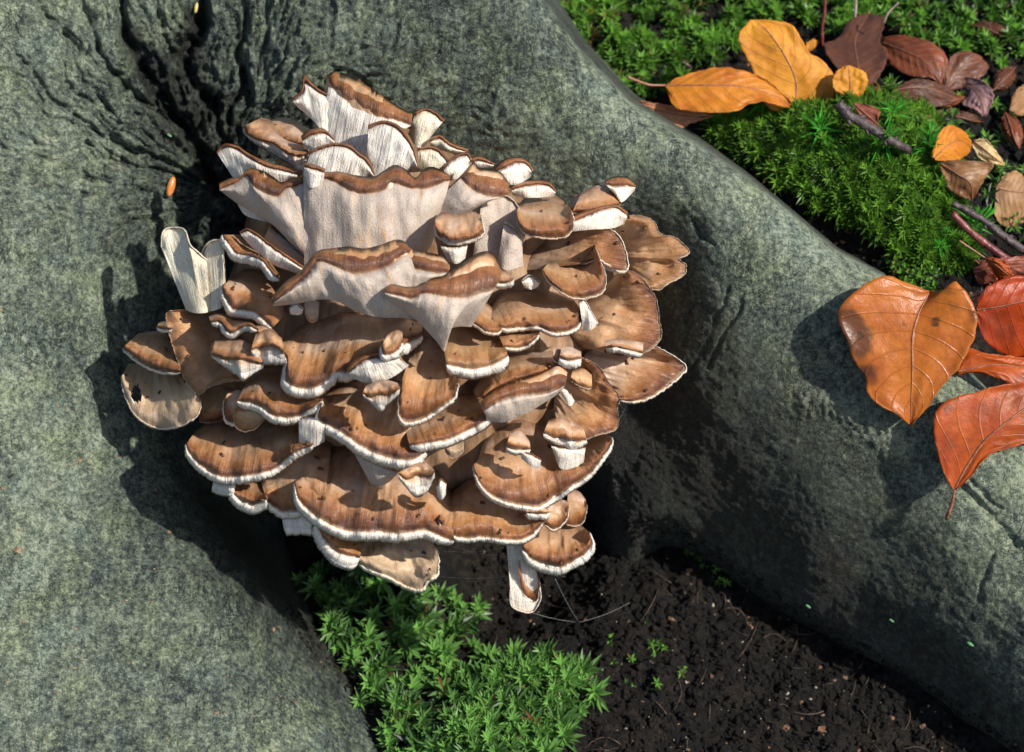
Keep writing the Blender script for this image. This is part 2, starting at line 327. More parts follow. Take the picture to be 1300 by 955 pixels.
def tree_w(px, py, fine=True):
    w = tps(px, py)
    s = polydist(px, py, SIL, True)/28.3           # cm inside the outline (right-hand side of the line is outside)
    R = 2.6; si = np.clip(s, 0, R)
    w = w - R*(1-np.sqrt(np.clip(1-(1-si/R)**2, 0, 1))) + np.minimum(s, 0)*30.0
    e = polydist(px, py, EDL, True)/28.3; R = .9; ei = np.clip(e, 0, R)
    k = smooth(560, 690, py)*smooth(780, 600, px)
    w = w - k*(R*(1-np.sqrt(np.clip(1-(1-ei/R)**2, 0, 1))) - np.minimum(e, 0)*2.6)
    e = polydist(px, py, EDR, True)/28.3; e = -e; R = .55; ei = np.clip(e, 0, R)
    k = smooth(800, 880, px)
    w = w - k*(R*(1-np.sqrt(np.clip(1-(1-ei/R)**2, 0, 1))) - np.minimum(e, 0)*3)
    if not fine: return w
    dd = polydist(px, py, [(1000,505),(1050,515),(1090,535),(1150,580)], True); w = w + .28*np.exp(-(np.minimum(dd+6, 0)/9)**2)*np.exp(-(np.maximum(dd+6, 0)/26)**2)*(.6+.8*np.abs(fbm(px/18, py/18, 3, 66)))*smooth(990, 1020, px)*smooth(1190, 1130, px)
    cx, cy = 278, 245; r = np.hypot(px-cx, py-cy); th = np.arctan2(py-cy, px-cx)
    up = smooth(420, 180, py)
    wob = fbm(px/90, py/90, 5, 5)*1.15; brk = .45+.9*np.abs(fbm(px/34, py/34, 3, 8))
    a1 = np.exp(-((r-120)/110)**2)*up; rid = 1-np.abs(perlin(th*7+wob*.9, r/130, 11))*2.4
    w = w + a1*.50*rid*brk
    rid2 = 1-np.abs(perlin(th*19+wob*1.6, r/70, 12))*2
    w = w + (.26*np.exp(-((r-150)/170)**2)*up + .04*up)*rid2*brk*1.3
    w = w + (.13*smooth(700, 200, r)*up)*perlin(th*42+wob*2, r/38, 13)
    # wrinkles lying across the left buttress and along the right root
    lf = smooth(330, 150, px); w = w + lf*.09*perlin(px/70+wob, py/9+wob*1.5, 14)*smooth(230, 420, py)
    q = (px*.79+py*.61); p_ = (-px*.61+py*.79); rt = smooth(760, 860, px)
    w = w + rt*(.05*perlin(q/80, p_/34, 15) + .028*perlin(q/30, p_/8+wob, 16) + .02*perlin(q/12, p_/5, 17))
    w = w + .20*fbm(px/120, py/120, 2, 20) + .035*fbm(px/20, py/20, 3, 23) + .022*fbm(px/5, py/5, 2, 27)
    wm = np.exp(-(polydist(px, py, [(215,80),(255,150),(285,230),(300,290)])/60)**2)
    w = w + wm*(.45*np.abs(fbm(px/26+wob, py/22, 3, 33)) - .5*np.abs(fbm(px/11, py/14, 2, 35)))
    for g, wd_, dp in GROOVES:
        if g[0][0] > 800: dp *= .45
        d = polydist(px+wob*10, py+wob*6, g); w = w - dp*np.exp(-(d/wd_)**2)*np.clip(brk*1.3, 0, 1.2)
    return w
def gridlines(a, b, c, d, step, outer):
    lo = np.arange(a, b, outer); mid = np.arange(b, c, step); hi = np.arange(c, d+1, outer); return np.r_[lo, mid, hi]
def inside_poly(px, py, poly):
    res = np.zeros(np.shape(px), bool); n = len(poly)
    for i in range(n):
        (x0, y0), (x1, y1) = poly[i], poly[(i+1) % n]
        c = ((y0 > py) != (y1 > py)) & (px < (x1-x0)*(py-y0)/((y1-y0) if y1 != y0 else 1e-9)+x0); res ^= c
    return res
gx = gridlines(-500, -60, 1360, 1900, 2.3, 11); gy = gridlines(-450, -50, 1000, 1350, 2.3, 11)
GX, GY = np.meshgrid(gx, gy)
TW = tree_w(GX, GY)
tv = P(GX, GY, TW).reshape(-1, 3)
wet = np.clip(np.exp(-(polydist(GX, GY, [(225,90),(255,150),(285,230),(290,290),(260,330),(330,380)])/48)**2)*1.25, 0, 1)
wet = np.clip(wet*(.75+.6*fbm(GX/30, GY/30, 3, 40)) + .9*np.exp(-(polydist(GX, GY, [(165,40),(200,110),(240,160)])/14)**2) + .9*np.exp(-(polydist(GX, GY, [(248,20),(236,70),(270,130)])/13)**2), 0, 1)
hol = smooth(300, 120, polydist(GX, GY, [(450,420),(650,560),(600,700),(420,620)])); wet = np.clip(wet+hol*.8, 0, 1)  # the hollow behind the cluster takes the same dark tone
foot = smooth(95, 10, polydist(GX, GY, EDR)+25*fbm(GX/40, GY/40, 3, 41))
foot2 = smooth(40, 5, polydist(GX, GY, EDL)+25*fbm(GX/40, GY/40, 3, 42))*.7*smooth(560, 700, GY)
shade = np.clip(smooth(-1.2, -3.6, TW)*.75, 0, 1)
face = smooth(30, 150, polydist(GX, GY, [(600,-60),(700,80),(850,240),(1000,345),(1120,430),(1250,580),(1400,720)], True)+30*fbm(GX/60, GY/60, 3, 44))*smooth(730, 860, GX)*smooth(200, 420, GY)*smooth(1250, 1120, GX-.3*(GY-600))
dirt_shade = np.clip(foot*.95+foot2+face*.62+shade*smooth(600, 800, GX), 0, 1)  # foot dirt and face stain, plus shade painted into the deeper bark
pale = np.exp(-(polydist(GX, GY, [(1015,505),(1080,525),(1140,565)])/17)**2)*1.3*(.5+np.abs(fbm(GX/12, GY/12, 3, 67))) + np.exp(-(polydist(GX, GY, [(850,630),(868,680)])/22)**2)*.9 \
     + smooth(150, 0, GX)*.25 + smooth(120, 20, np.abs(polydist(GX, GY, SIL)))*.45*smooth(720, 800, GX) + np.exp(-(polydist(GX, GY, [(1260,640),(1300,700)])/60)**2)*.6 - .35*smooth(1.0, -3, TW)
mask = np.stack([wet, dirt_shade, np.clip(pale, -1, 1.2)], -1).reshape(-1, 3)
fc = grid_faces(len(gy), len(gx))
fcx = GX.ravel()[fc].mean(1); fcy = GY.ravel()[fc].mean(1)
sfc = polydist(fcx, fcy, SIL, True)/28.3
keep = sfc > -5.5
zc = tv[:, 2][fc].mean(1); keep &= zc > -.12
root_r = (fcx-fcy*.35 > 620) & (fcx+fcy > 990)
root_l = (fcy > 560) & ~root_r
tree = empty('beech_tree', P(500, 300, -6), 'grey green beech trunk base with spreading roots round the fungus cluster', 'tree')
def sub_mesh(name, sel, label=None):
    f = fc[sel & keep]; used, inv = np.unique(f.ravel(), return_inverse=True)
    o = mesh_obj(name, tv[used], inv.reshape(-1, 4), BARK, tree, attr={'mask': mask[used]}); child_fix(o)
    if label: o['label'] = label
    return o
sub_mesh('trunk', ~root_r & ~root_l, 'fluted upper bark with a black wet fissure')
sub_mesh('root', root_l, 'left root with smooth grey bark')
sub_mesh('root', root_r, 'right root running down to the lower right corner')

# ------------------------------------------------------------------ ground (one sheet, built in world coordinates)
Z0 = float(P(900, 800, -6.9)[2])
_a = P(760, 60, -3)[:2]; _b = P(1300, 640, 0)[:2]; _dir = (_b-_a)/np.linalg.norm(_b-_a); _nrm = np.array([-_dir[1], _dir[0]]); _nrm = _nrm*np.sign(_nrm[1])
def ground_z(x, y):
    s = (x-_a[0])*_nrm[0]+(y-_a[1])*_nrm[1]
    X, Y = x*100, y*100
    z = Z0 + .115*smooth(-.06, .05, s) + .02*smooth(.05, .4, s)
    z = z + .006*fbm(X/6, Y/6, 3, 51) + .0035*fbm(X/1.3, Y/1.3, 3, 53) + .0014*fbm(X/.35, Y/.35, 2, 55)
    z = z + .10*smooth(.5, 3.0, np.hypot(x, y))*perlin(x*.9, y*.9, 57)
    # mounds that carry the moss
    for (mx, my, mr, mh) in MOUNDS: z = z + mh*np.exp(-(((x-mx)**2+(y-my)**2)/(mr*mr)))
    return z
MOUNDS = []   # x, y, radius, height
def ground_hit(px, py, it=14):
    w = np.full(np.shape(px), -8.0)
    for _ in range(it):
        p = P(px, py, w); dz = ground_z(p[..., 0], p[..., 1])-p[..., 2]; w = w+dz*100*.75
    return P(px, py, w), w
for (px, py, mr, mh) in ((1010,225,.055,.022),(1110,250,.055,.028),(1160,300,.035,.018),(780,60,.06,.012),(1200,40,.09,.015),(480,800,.03,.006),(680,870,.03,.008),(640,735,.04,-.035)):
    g = ground_hit(np.array(float(px)), np.array(float(py)))[0]; MOUNDS.append((g[0], g[1], mr, mh))
def axis(lo, a, b, hi, fine):
    return np.unique(np.round(np.r_[-np.geomspace(abs(lo-a)+.02, .02, 26)+a, np.arange(a, b, fine), np.geomspace(.02, abs(hi-b)+.02, 26)+b], 5))
ax = axis(-4, -.22, .34, 4, .0013); ay = axis(-4, -.22, .40, 5, .0015)
AX, AY = np.meshgrid(ax, ay); AZ = ground_z(AX, AY)
ground = mesh_obj('ground', np.stack([AX, AY, AZ], -1).reshape(-1, 3), grid_faces(len(ay), len(ax)), SOIL); tag(ground, kind='structure')

# ------------------------------------------------------------------ the fungus
def zo(x0, y0, k=3.6743):
    return lambda pts: [(x0+p[0]/k, y0+p[1]/k) for p in pts]
Z = {1: zo(250,70), 2: zo(550,180), 3: zo(140,260), 4: zo(340,290), 5: zo(550,400), 6: zo(140,400), 7: zo(220,500), 8: zo(460,530)}
def dome(px, py):
    r2 = ((px-520)/385)**2+((py-430)/370)**2
    return 8.0-6.4*r2
cluster = empty('mushroom_cluster', P(500, 430, -4), 'large tiered cluster of brown wavy caps with white edges on the beech base', 'fungus')
NF = 15
CAPTOPS = []
def frond(z, kind, A, B, C=None, t=14, bias=0., dz=2.6, under=None, thick=.32, ruf=.22, lip=.35, hole=None, label=None, name='cap', skin=None):
    """kind T: brown upper face is seen, white rim below it.  kind U: pale underside is seen, brown margin curls over above it."""
    sc = 1/3.6743
    A = np.array(Z[z](A)); B = np.array(Z[z](B)); seed = random.randrange(900)
    big = kind == 'T' and C is None and dz > .75
    bias = bias*1.4 if bias > 0 else bias
    if big: dz = max(dz, bias+2.2)
    exq = random.uniform(1.5, 2.3)
    if kind == 'U': ruf = ruf*.28
    if np.linalg.norm(A[0]-B[0])+np.linalg.norm(A[-1]-B[-1]) > np.linalg.norm(A[0]-B[-1])+np.linalg.norm(A[-1]-B[0]): A = A[::-1]
    LB = np.linalg.norm(np.diff(B, axis=0), axis=1).sum(); n = int(np.clip(LB/1.5, 16, 190))
    a = resample(A, n); b = resample(B, n); s = np.linspace(0, LB, n)
    jit = perlin(s/7, s*0+seed, 3)*.9 + perlin(s/2.6, s*0+seed, 4)*.55
    T = np.gradient(b, axis=0); T /= np.linalg.norm(T, axis=1)[:, None]+1e-9; N = np.stack([T[:, 1], -T[:, 0]], 1)
    if ((b-a)*N).sum() < 0: N = -N
    b = b + N*jit[:, None]
    edge = np.minimum(np.arange(n), np.arange(n)[::-1])/(n-1)*2; taper = np.clip(edge*5, 0, 1)**.5
    if C is not None:
        C = np.array(Z[z](C))
        if np.linalg.norm(C[0]-B[0])+np.linalg.norm(C[-1]-B[-1]) > np.linalg.norm(C[0]-B[-1])+np.linalg.norm(C[-1]-B[0]): C = C[::-1]
        c = resample(C, n)
    else:
        tt = t*sc*1.12
        down = np.clip(N[:, 1], 0, 1) if kind == 'T' else np.clip(-N[:, 1], 0, 1)
        c = b + N*(tt*(.30+.70*down)*(.25+.75*taper))[:, None]
    jc = perlin(s/3.6, s*0+seed+9, 5)*.8+perlin(s/1.7, s*0+seed+3, 6)*.45
    c = c + N*(jc if kind == 'T' else jc*.3)[:, None]
    Wb = dome(b[:, 0], b[:, 1])+bias; Wa = dome(a[:, 0], a[:, 1])+bias-dz
    ruff = ruf*(perlin(s/55, s*0+seed, 7)+.35*perlin(s/24, s*0+seed, 8))*2.2
    ts = np.linspace(0, 1, NF)
    front = []; back = []; wf = []
    Lr = np.linalg.norm(b-a, axis=1)
    for q in ts:
        xy = a*(1-q)+b*q
        e = (1-(1-q)**(exq if big else 1.8))
        w = Wa*(1-e)+Wb*e + ruff*q*q*1.2
        if kind == 'T': w = w + .22*fbm(xy[:, 0]/26, xy[:, 1]/26, 3, seed % 40)*np.clip(q*3, 0, 1)
        w = w + (.035 if kind == 'T' else .012)*perlin(s/9+q*2, s*0+q*3+seed, 9)*np.clip(q*1.5, 0, 1)
        w = w - lip*np.clip((q-.78)/.22, 0, 1)**2
        if kind == 'U' and LB > 14: w = w + .62*np.sin(np.linspace(0, np.pi, n))*(1-.6*q)*min(1, LB/90)**.6 + .12*fbm(xy[:, 0]/22, xy[:, 1]/22, 2, seed % 37)
        if big: w = w - .14*np.abs(perlin(s/22+seed, s*0+q*1.5, 12))*2*(1-q)*np.clip(q*6, 0, 1)
        if kind == 'T' and q < .999: xy = xy + N*(perlin(s/14, s*0+q*4+seed, 10)*.8*q)[:, None]
        front.append((xy, w))
    bw = front[-1][1]
    # rim rows from b to c
    rim = []
    wc_ = bw - (.30 if kind == 'T' else .12) - .02*np.linalg.norm(c-b, axis=1)
    for q in (.25, .5, .75, 1.0):
        bul = math.sin(q*math.pi*.5) if kind == 'U' else q
        xy = b*(1-q)+c*q; w = bw + (wc_-bw)*q**2 + (.16 if kind == 'T' else .22)*math.sin(math.pi*q)*(.3+.7*taper)
        rim.append((xy, w))
    cw = rim[-1][1]; off = c-b
    for q in ts[::-1][1:]:
        i = int(round(q*(NF-1))); xy, w = front[i]; th = thick*(1.0+1.2*(1-q))
        back.append((xy+off*q*q, np.minimum(w-th, w*q+(cw-th*.4)*(0)+w*(1-q)-th) if True else w))
    def rows(rs): return np.concatenate([P(r[0][:, 0], r[0][:, 1], r[1]) for r in rs])
    Sx = s*S*100
    def uvr(vals): return np.concatenate([np.stack([Sx, np.full(n, v)], 1) for v in vals])
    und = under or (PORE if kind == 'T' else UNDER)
    F_front = front; F_rest = [front[-1]]+rim+back+[front[0]]
    vf = rows(F_front); vr = rows(F_rest); ff = grid_faces(len(F_front), n); fr = grid_faces(len(F_rest), n)
    if hole is not None:
        hx, hy, hrx, hry = hole; hx, hy = Z[z]([(hx, hy)])[0]; hrx *= sc; hry *= sc
        def cut(rs, f):
            q = np.concatenate([r[0] for r in rs]); ce = q[f].mean(1)
            an = np.arctan2(ce[:, 1]-hy, ce[:, 0]-hx)
            return f[((ce[:, 0]-hx)/hrx)**2+((ce[:, 1]-hy)/hry)**2 > 1+.25*np.sin(3*an)]
        ff = cut(F_front, ff); fr = cut(F_rest, fr)
    # end closures
    ends = []
    m = len(F_rest)
    uvf = uvr(ts)
    if kind == 'T':
        vr_t = [1+.0*k for k in range(1)]; vals = [0]+[q*t*sc*S*100 for q in (.25, .5, .75, 1)]+[t*sc*S*100+(1-q)*2.0 for q in ts[::-1][1:]]+[3.]
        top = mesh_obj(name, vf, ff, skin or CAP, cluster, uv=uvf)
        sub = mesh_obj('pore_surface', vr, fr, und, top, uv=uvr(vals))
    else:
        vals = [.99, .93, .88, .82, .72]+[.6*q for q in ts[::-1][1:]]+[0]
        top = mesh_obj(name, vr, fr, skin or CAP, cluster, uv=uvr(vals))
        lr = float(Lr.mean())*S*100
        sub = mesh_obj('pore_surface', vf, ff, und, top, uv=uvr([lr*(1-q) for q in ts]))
    child_fix(top)
    if big: CAPTOPS.append((vf, n))
    if label: top['label'] = label
    return top

# upper group
frond(1,'U',[(560,400),(640,440),(740,480),(830,450),(900,380)],[(618,135),(660,178),(720,228),(790,262),(850,287),(930,303),(1000,330)],[(606,95),(640,78),(720,95),(800,145),(870,190),(940,240),(1005,275)],bias=.5,dz=1.6,label='topmost broad cap with rusty brown rim',under=PORE)
frond(1,'U',[(470,245),(520,285),(575,345),(600,400),(660,430)],[(447,215),(485,185),(500,165),(503,130),(525,140),(565,170),(615,192),(660,200)],[(438,208),(478,172),(488,150),(495,85),(522,112),(562,152),(620,182),(660,180)],bias=.3,dz=1.3,under=PORE)
frond(1,'U',[(790,520),(830,570),(900,560),(980,550),(1035,545)],[(800,345),(865,320),(925,338),(970,385),(1000,430),(1030,520)],[(798,325),(868,305),(932,322),(985,370),(1012,425),(1040,520)],bias=1.6,dz=1.3,under=PORE)
frond(1,'U',[(985,370),(1020,425),(1060,428),(1085,390)],[(1015,285),(1060,258),(1105,275),(1145,312)],[(1010,265),(1060,246),(1112,262),(1158,300)],bias=.2,dz=1.4,under=CREAM)
frond(1,'T',[(345,300),(400,290),(470,310),(530,360)],[(340,330),(380,390),(440,415),(520,420)],t=6,bias=-.9,dz=1.0)
frond(1,'T',[(300,292),(350,310),(400,385),(470,415),(530,425)],[(213,335),(232,370),(285,398),(340,408),(395,440),(440,468),(500,470)],[(215,362),(265,412),(345,462),(430,510),(480,555),(510,550)],bias=.4,dz=1.4)
frond(1,'U',[(500,440),(560,445),(650,440)],[(492,398),(540,372),(600,366),(640,402)],[(484,378),(520,350),(590,342),(645,395)],bias=.8,dz=.9,under=PORE)
frond(1,'U',[(490,560),(600,600),(740,600),(830,590)],[(530,462),(580,438),(640,424),(705,432),(745,462),(790,500),(825,560)],[(520,450),(570,425),(640,410),(712,418),(752,450),(805,490),(835,560)],bias=1.2,dz=1.1,under=PORE)
frond(1,'U',[(170,575),(240,610),(340,620),(450,600)],[(95,458),(132,428),(185,438),(235,472),(320,520),(400,540),(470,560)],[(90,448),(130,413),(190,422),(242,458),(332,498),(400,515),(470,540)],bias=.5,dz=1.2,under=PORE)
frond(1,'U',[(130,650),(200,700),(350,790),(430,870),(520,950),(600,990),(640,900)],[(105,628),(180,597),(232,562),(262,610),(320,645),(380,660),(410,625),(450,615),(500,600)],[(104,595),(150,575),(200,568),(240,530),(300,537),(360,570),(390,592),(440,580),(505,552)],bias=1.7,dz=2.0,label='broad left cap seen from its pale underside')
frond(1,'U',[(500,1010),(600,1030),(740,1010),(900,1000),(1040,960),(1110,850)],[(497,530),(540,578),(610,578),(660,602),(720,636),(790,646),(870,631),(920,600),(990,620),(1070,622),(1130,602),(1180,582)],[(495,505),(545,520),(600,545),(660,543),(740,560),(820,568),(870,540),(920,512),(970,530),(1020,572),(1060,530),(1110,523),(1180,560)],bias=2.1,dz=2.4,ruf=.15,label='widest upper cap seen from its pale underside')
frond(1,'U',[(500,560),(530,620),(590,600)],[(500,522),(540,530),(595,548)],[(498,503),(545,510),(600,530)],bias=2.4,dz=.8,under=PORE)
frond(1,'U',[(1030,540),(1100,560),(1160,540)],[(1030,447),(1080,437),(1125,452),(1165,500)],[(1028,435),(1080,424),(1132,438),(1178,495)],bias=1.0,dz=1.0,under=CREAM)
frond(1,'U',[(1170,590),(1230,570),(1280,530)],[(1150,530),(1200,485),(1255,468),(1272,490)],[(1146,520),(1198,470),(1262,452),(1282,480)],bias=1.1,dz=.9,under=PORE)
frond(1,'U',[(1090,430),(1160,450),(1250,470)],[(1090,402),(1135,390),(1180,425),(1260,452)],[(1083,392),(1130,370),(1182,405),(1268,438)],bias=.2,dz=.7,under=CREAM)
frond(1,'U',[(190,700),(230,750),(330,780),(400,800)],[(188,700),(230,690),(300,690),(400,720)],[(186,696),(230,684),(300,684),(400,714)],bias=.2,dz=.5,under=PORE)
# upper right
frond(2,'U',[(-20,300),(40,340),(120,350),(200,310),(262,268)],[(130,170),(170,212),(220,242),(290,258),(350,248)],[(135,150),(172,108),(190,92),(212,120),(260,124),(312,140),(355,195)],bias=2.2,dz=1.6,lip=.2)
frond(2,'U',[(300,190),(360,200),(400,198),(455,165)],[(290,140),(345,118),(385,98),(430,103),(460,135)],[(282,118),(335,80),(400,72),(442,92),(468,128)],bias=.9,dz=1.0,under=PORE)
frond(2,'U',[(180,130),(230,130),(290,130)],[(172,95),(220,90),(280,108)],[(168,75),(220,66),(284,98)],bias=.7,dz=.8,under=PORE)
frond(2,'U',[(370,250),(450,262),(570,255)],[(366,225),(420,208),(490,200),(540,208),(570,236)],[(362,208),(420,188),(490,178),(542,188),(574,225)],bias=.8,dz=.7,under=PORE)
frond(2,'U',[(180,560),(240,620),(310,640),(360,560),(420,470)],[(225,290),(290,265),(350,260),(400,320),(425,430)],[(222,284),(290,258),(355,254),(406,318),(432,430)],bias=1.0,dz=1.6,under=UNDER,skin=UNDER,name='stalk',lip=.1)
frond(2,'U',[(420,580),(340,600),(300,560)],[(410,440),(370,400),(330,380)],[(416,440),(374,394),(334,372)],bias=1.4,dz=1.0,under=UNDER,skin=PORE,name='stalk')
frond(2,'T',[(400,290),(440,250),(500,233),(560,243),(620,285)],[(388,330),(395,380),(430,425),(510,445),(580,448),(635,428),(657,380),(645,320)],t=9,bias=2.3,dz=.8,lip=.8,label='rounded brown cap on the upper right')
frond(2,'T',[(640,300),(660,250),(700,245)],[(625,310),(640,345),(700,340)],t=4,bias=-.2,dz=.4)
frond(2,'T',[(690,240),(760,205),(830,205),(860,240)],[(645,335),(700,335),(780,325),(840,305),(880,292)],t=5,bias=.9,dz=.6)
frond(2,'U',[(640,420),(740,410),(830,405),(890,385)],[(655,370),(720,345),(775,322),(850,308),(905,345)],[(648,345),(720,318),(790,300),(855,295),(908,325)],bias=1.5,dz=.9,under=PORE)
frond(2,'U',[(850,250),(880,282),(940,228)],[(805,200),(850,208),(905,205),(943,212)],[(798,182),(850,162),(910,168),(946,205)],bias=1.1,dz=.6,under=PORE)
frond(2,'T',[(830,420),(880,500),(930,620)],[(850,395),(900,352),(965,345),(1030,372),(1060,430),(1112,440),(1150,462),(1192,505),(1182,528),(1146,545),(1180,578),(1168,620),(1100,658),(1040,690),(960,655)],t=6,bias=.9,dz=1.2,ruf=.35,skin=GOLDEN,label='tan frilled cap at the right end of the cluster')
frond(2,'T',[(430,600),(470,520),(540,450),(640,410)],[(720,390),(800,398),(860,435),(890,490),(907,575),(875,602),(820,572),(768,545),(700,570)],t=16,bias=1.2,dz=1.6)
frond(2,'T',[(540,560),(600,505),(680,478),(750,470)],[(508,600),(540,650),(600,700),(660,728),(730,723),(788,700),(806,640),(785,570),(760,500)],t=10,bias=2.2,dz=1.0,lip=.6)
frond(2,'T',[(690,960),(640,880),(700,770),(790,690),(850,620)],[(885,600),(930,606),(990,655),(1042,740),(1055,830),(1064,905),(1025,960),(960,990),(880,1000)],t=5,bias=.9,dz=1.6,label='large drooping brown cap on the right')
frond(2,'T',[(250,780),(330,705),(450,690),(570,700),(650,730)],[(280,855),(340,870),(420,865),(490,862),(560,890),(620,885),(670,862),(692,820),(680,775)],t=20,bias=1.6,dz=1.4)
frond(2,'T',[(130,750),(200,730),(260,745),(300,800)],[(108,780),(120,815),(160,838),(210,860),(245,885),(300,890),(320,872)],t=14,bias=2.3,dz=1.0)
frond(2,'T',[(15,350),(50,325),(110,345),(180,325),(225,345)],[(5,380),(15,425),(45,452),(90,472),(155,465),(210,447),(237,412),(222,360)],t=13,bias=2.6,dz=.7,lip=.7)
frond(2,'U',[(70,560),(110,570),(150,545)],[(30,480),(90,490),(160,480)],[(28,474),(90,484),(162,474)],bias=1.9,dz=.6,under=PORE)
# left group
frond(3,'U',[(352,490),(390,505),(440,505),(470,495)],[(240,200),(245,135),(275,112),(340,118),(368,188),(405,222),(448,262)],[(234,196),(240,130),(272,104),(346,112),(376,184),(409,214),(455,256)],bias=1.2,dz=.9,under=CREAM,skin=CREAM,name='stalk',label='cream coloured fan shaped stalk at the left',ruf=1.3)
frond(3,'U',[(430,505),(480,495),(520,480),(545,455)],[(418,290),(432,228),(455,185),(490,168),(518,185),(530,280)],[(412,288),(426,220),(450,178),(490,160),(526,180),(537,280)],bias=1.0,dz=1.0,under=CREAM,skin=CREAM,name='stalk',label='right lobe of the cream stalk',ruf=1.3)
frond(3,'T',[(610,140),(680,190),(740,240),(790,320)],[(522,140),(555,188),(590,225),(650,235),(710,260),(750,310),(790,352)],t=42,bias=1.6,dz=1.0)
frond(3,'U',[(640,180),(690,225),(760,280),(870,320)],[(606,135),(640,122),(690,150),(740,190),(800,232),(860,272),(900,300)],[(600,125),(640,108),(692,136),(745,176),(805,218),(865,258),(905,290)],bias=1.2,dz=.7,under=PORE)
frond(3,'U',[(700,180),(800,290),(900,330)],[(750,100),(820,160),(900,220),(950,250)],[(748,88),(825,148),(904,208),(955,242)],bias=.1,dz=1.0)
frond(3,'T',[(570,330),(650,295),(740,330),(800,420),(830,500)],[(520,390),(545,450),(570,485),(620,492),(670,500),(710,530),(755,575)],t=40,bias=1.6,dz=1.3)
frond(3,'T',[(430,480),(500,560),(570,700),(650,790)],[(300,492),(262,505),(266,560),(285,640),(310,715),(340,800),(375,850),(412,884),(460,850),(540,825),(620,820)],t=4,bias=1.1,dz=1.6,skin=GOLDEN,label='smooth tan cap with a straight left edge')
frond(3,'T',[(450,500),(540,470),(620,510),(700,560)],[(470,550),(510,545),(535,575),(565,600),(600,580),(640,562),(692,585)],t=30,bias=1.9,dz=1.0)
frond(3,'T',[(490,630),(580,620),(680,650),(730,700)],[(470,700),(540,722),(620,726),(700,745)],[(474,714),(530,758),(590,800),(622,826),(665,795),(715,765)],bias=1.9,dz=1.0)
frond(3,'T',[(680,600),(740,580),(800,620)],[(655,680),(700,668),(760,662),(812,695)],[(660,700),(695,745),(760,752),(820,748)],bias=2.2,dz=.9)
frond(3,'T',[(130,600),(200,590),(270,610),(330,700)],[(58,668),(100,705),(165,748),(240,775),(328,782)],t=15,bias=1.5,dz=1.3,lip=.6,label='leftmost rounded brown cap')
frond(3,'T',[(225,550),(270,540),(300,560)],[(218,570),(240,578),(290,580)],t=18,bias=1.2,dz=.5)
frond(6,'T',[(85,225),(180,230),(280,260),(340,290)],[(50,295),(62,350),(90,420),(110,455),(160,498),(220,522),(300,520),(370,490),(405,462),(422,405),(385,345)],t=12,bias=.9,dz=1.0,hole=(122,372,24,42),skin=PALE,label='pale tan cap with a ragged hole')
frond(6,'T',[(420,350),(520,330),(620,370),(640,420)],[(415,500),(480,500),(560,480),(620,470)],t=4,bias=-.6,dz=1.2)
frond(6,'T',[(550,360),(600,350),(620,370)],[(535,390),(530,440),(545,490),(590,505)],t=20,bias=.5,dz=.6)
frond(6,'T',[(640,300),(720,240),(830,240),(920,330),(1010,370)],[(592,402),(650,408),(700,425),(750,462),(800,477),(870,472),(930,440),(990,400)],t=36,bias=1.7,dz=1.6)
frond(6,'T',[(600,390),(700,410),(760,440)],[(580,440),(583,510),(630,540),(690,515),(720,470)],t=8,bias=1.0,dz=.5,under=CREAM,skin=GOLDEN)
frond(6,'U',[(880,610),(940,620),(1000,590)],[(880,490),(940,470),(1000,500)],[(878,484),(940,462),(1004,494)],bias=1.5,dz=.7,under=PORE)
# centre
frond(4,'U',[(20,365),(130,352),(250,332),(330,345),(420,390),(520,415),(640,420),(760,440)],[(32,342),(100,290),(180,222),(236,156),(300,172),(380,206),(430,210),(500,196),(560,176),(620,132),(662,112)],[(15,322),(80,250),(150,200),(228,110),(300,93),(380,85),(450,93),(520,78),(600,52),(645,66),(672,96)],bias=3.0,dz=1.8,ruf=.15,label='large central cap showing its pale underside')
frond(4,'U',[(540,300),(620,330),(700,330),(780,280),(850,240)],[(618,140),(660,180),(720,196),(800,207),(842,200)],[(624,112),(680,98),(750,113),(812,128),(848,168)],bias=2.7,dz=1.2)
frond(4,'U',[(560,345),(650,395),(700,435),(780,520),(825,575),(822,490),(880,460),(950,460)],[(546,300),(600,312),(680,326),(720,304),(780,308),(860,322),(930,321),(990,302),(1050,286),(1085,240)],[(547,278),(580,260),(650,273),(720,262),(760,233),(830,218),(880,178),(940,138),(1000,108),(1050,118),(1092,190)],bias=3.3,dz=1.9,lip=.2,label='central cap with a wide rusty brown rim')
frond(4,'T',[(1070,200),(1100,195),(1130,215)],[(1060,250),(1100,256),(1147,240)],t=26,bias=3.0,dz=.5)
frond(4,'T',[(80,520),(180,440),(330,395),(480,390),(620,410),(720,430)],[(40,550),(90,610),(80,680),(95,722),(155,746),(230,740),(280,702),(320,668),(370,668),(470,620),(600,560),(720,500)],t=46,bias=1.9,dz=2.2,label='wide shaded brown cap left of centre')
frond(4,'U',[(380,695),(470,720),(570,700),(660,640)],[(380,672),(440,622),(500,602),(545,612),(600,600)],[(366,655),(408,608),(460,588),(525,582),(610,580)],bias=2.5,dz=.8,under=PORE)
frond(4,'T',[(560,495),(600,474),(628,482)],[(530,550),(548,590),(595,575),(628,535)],t=32,bias=3.0,dz=.5,lip=.4)
frond(4,'T',[(670,580),(740,495),(800,530),(860,620)],[(620,720),(612,860),(645,902),(715,890),(780,852),(835,812),(870,782),(888,730)],t=22,bias=2.4,dz=1.6)
frond(4,'T',[(455,735),(530,705),(605,720)],[(443,770),(480,792),(520,778),(560,782),(617,745)],[(448,790),(488,822),(525,858),(562,822),(614,775)],bias=3.2,dz=.5,lip=.2,label='small cap like a button near the centre')
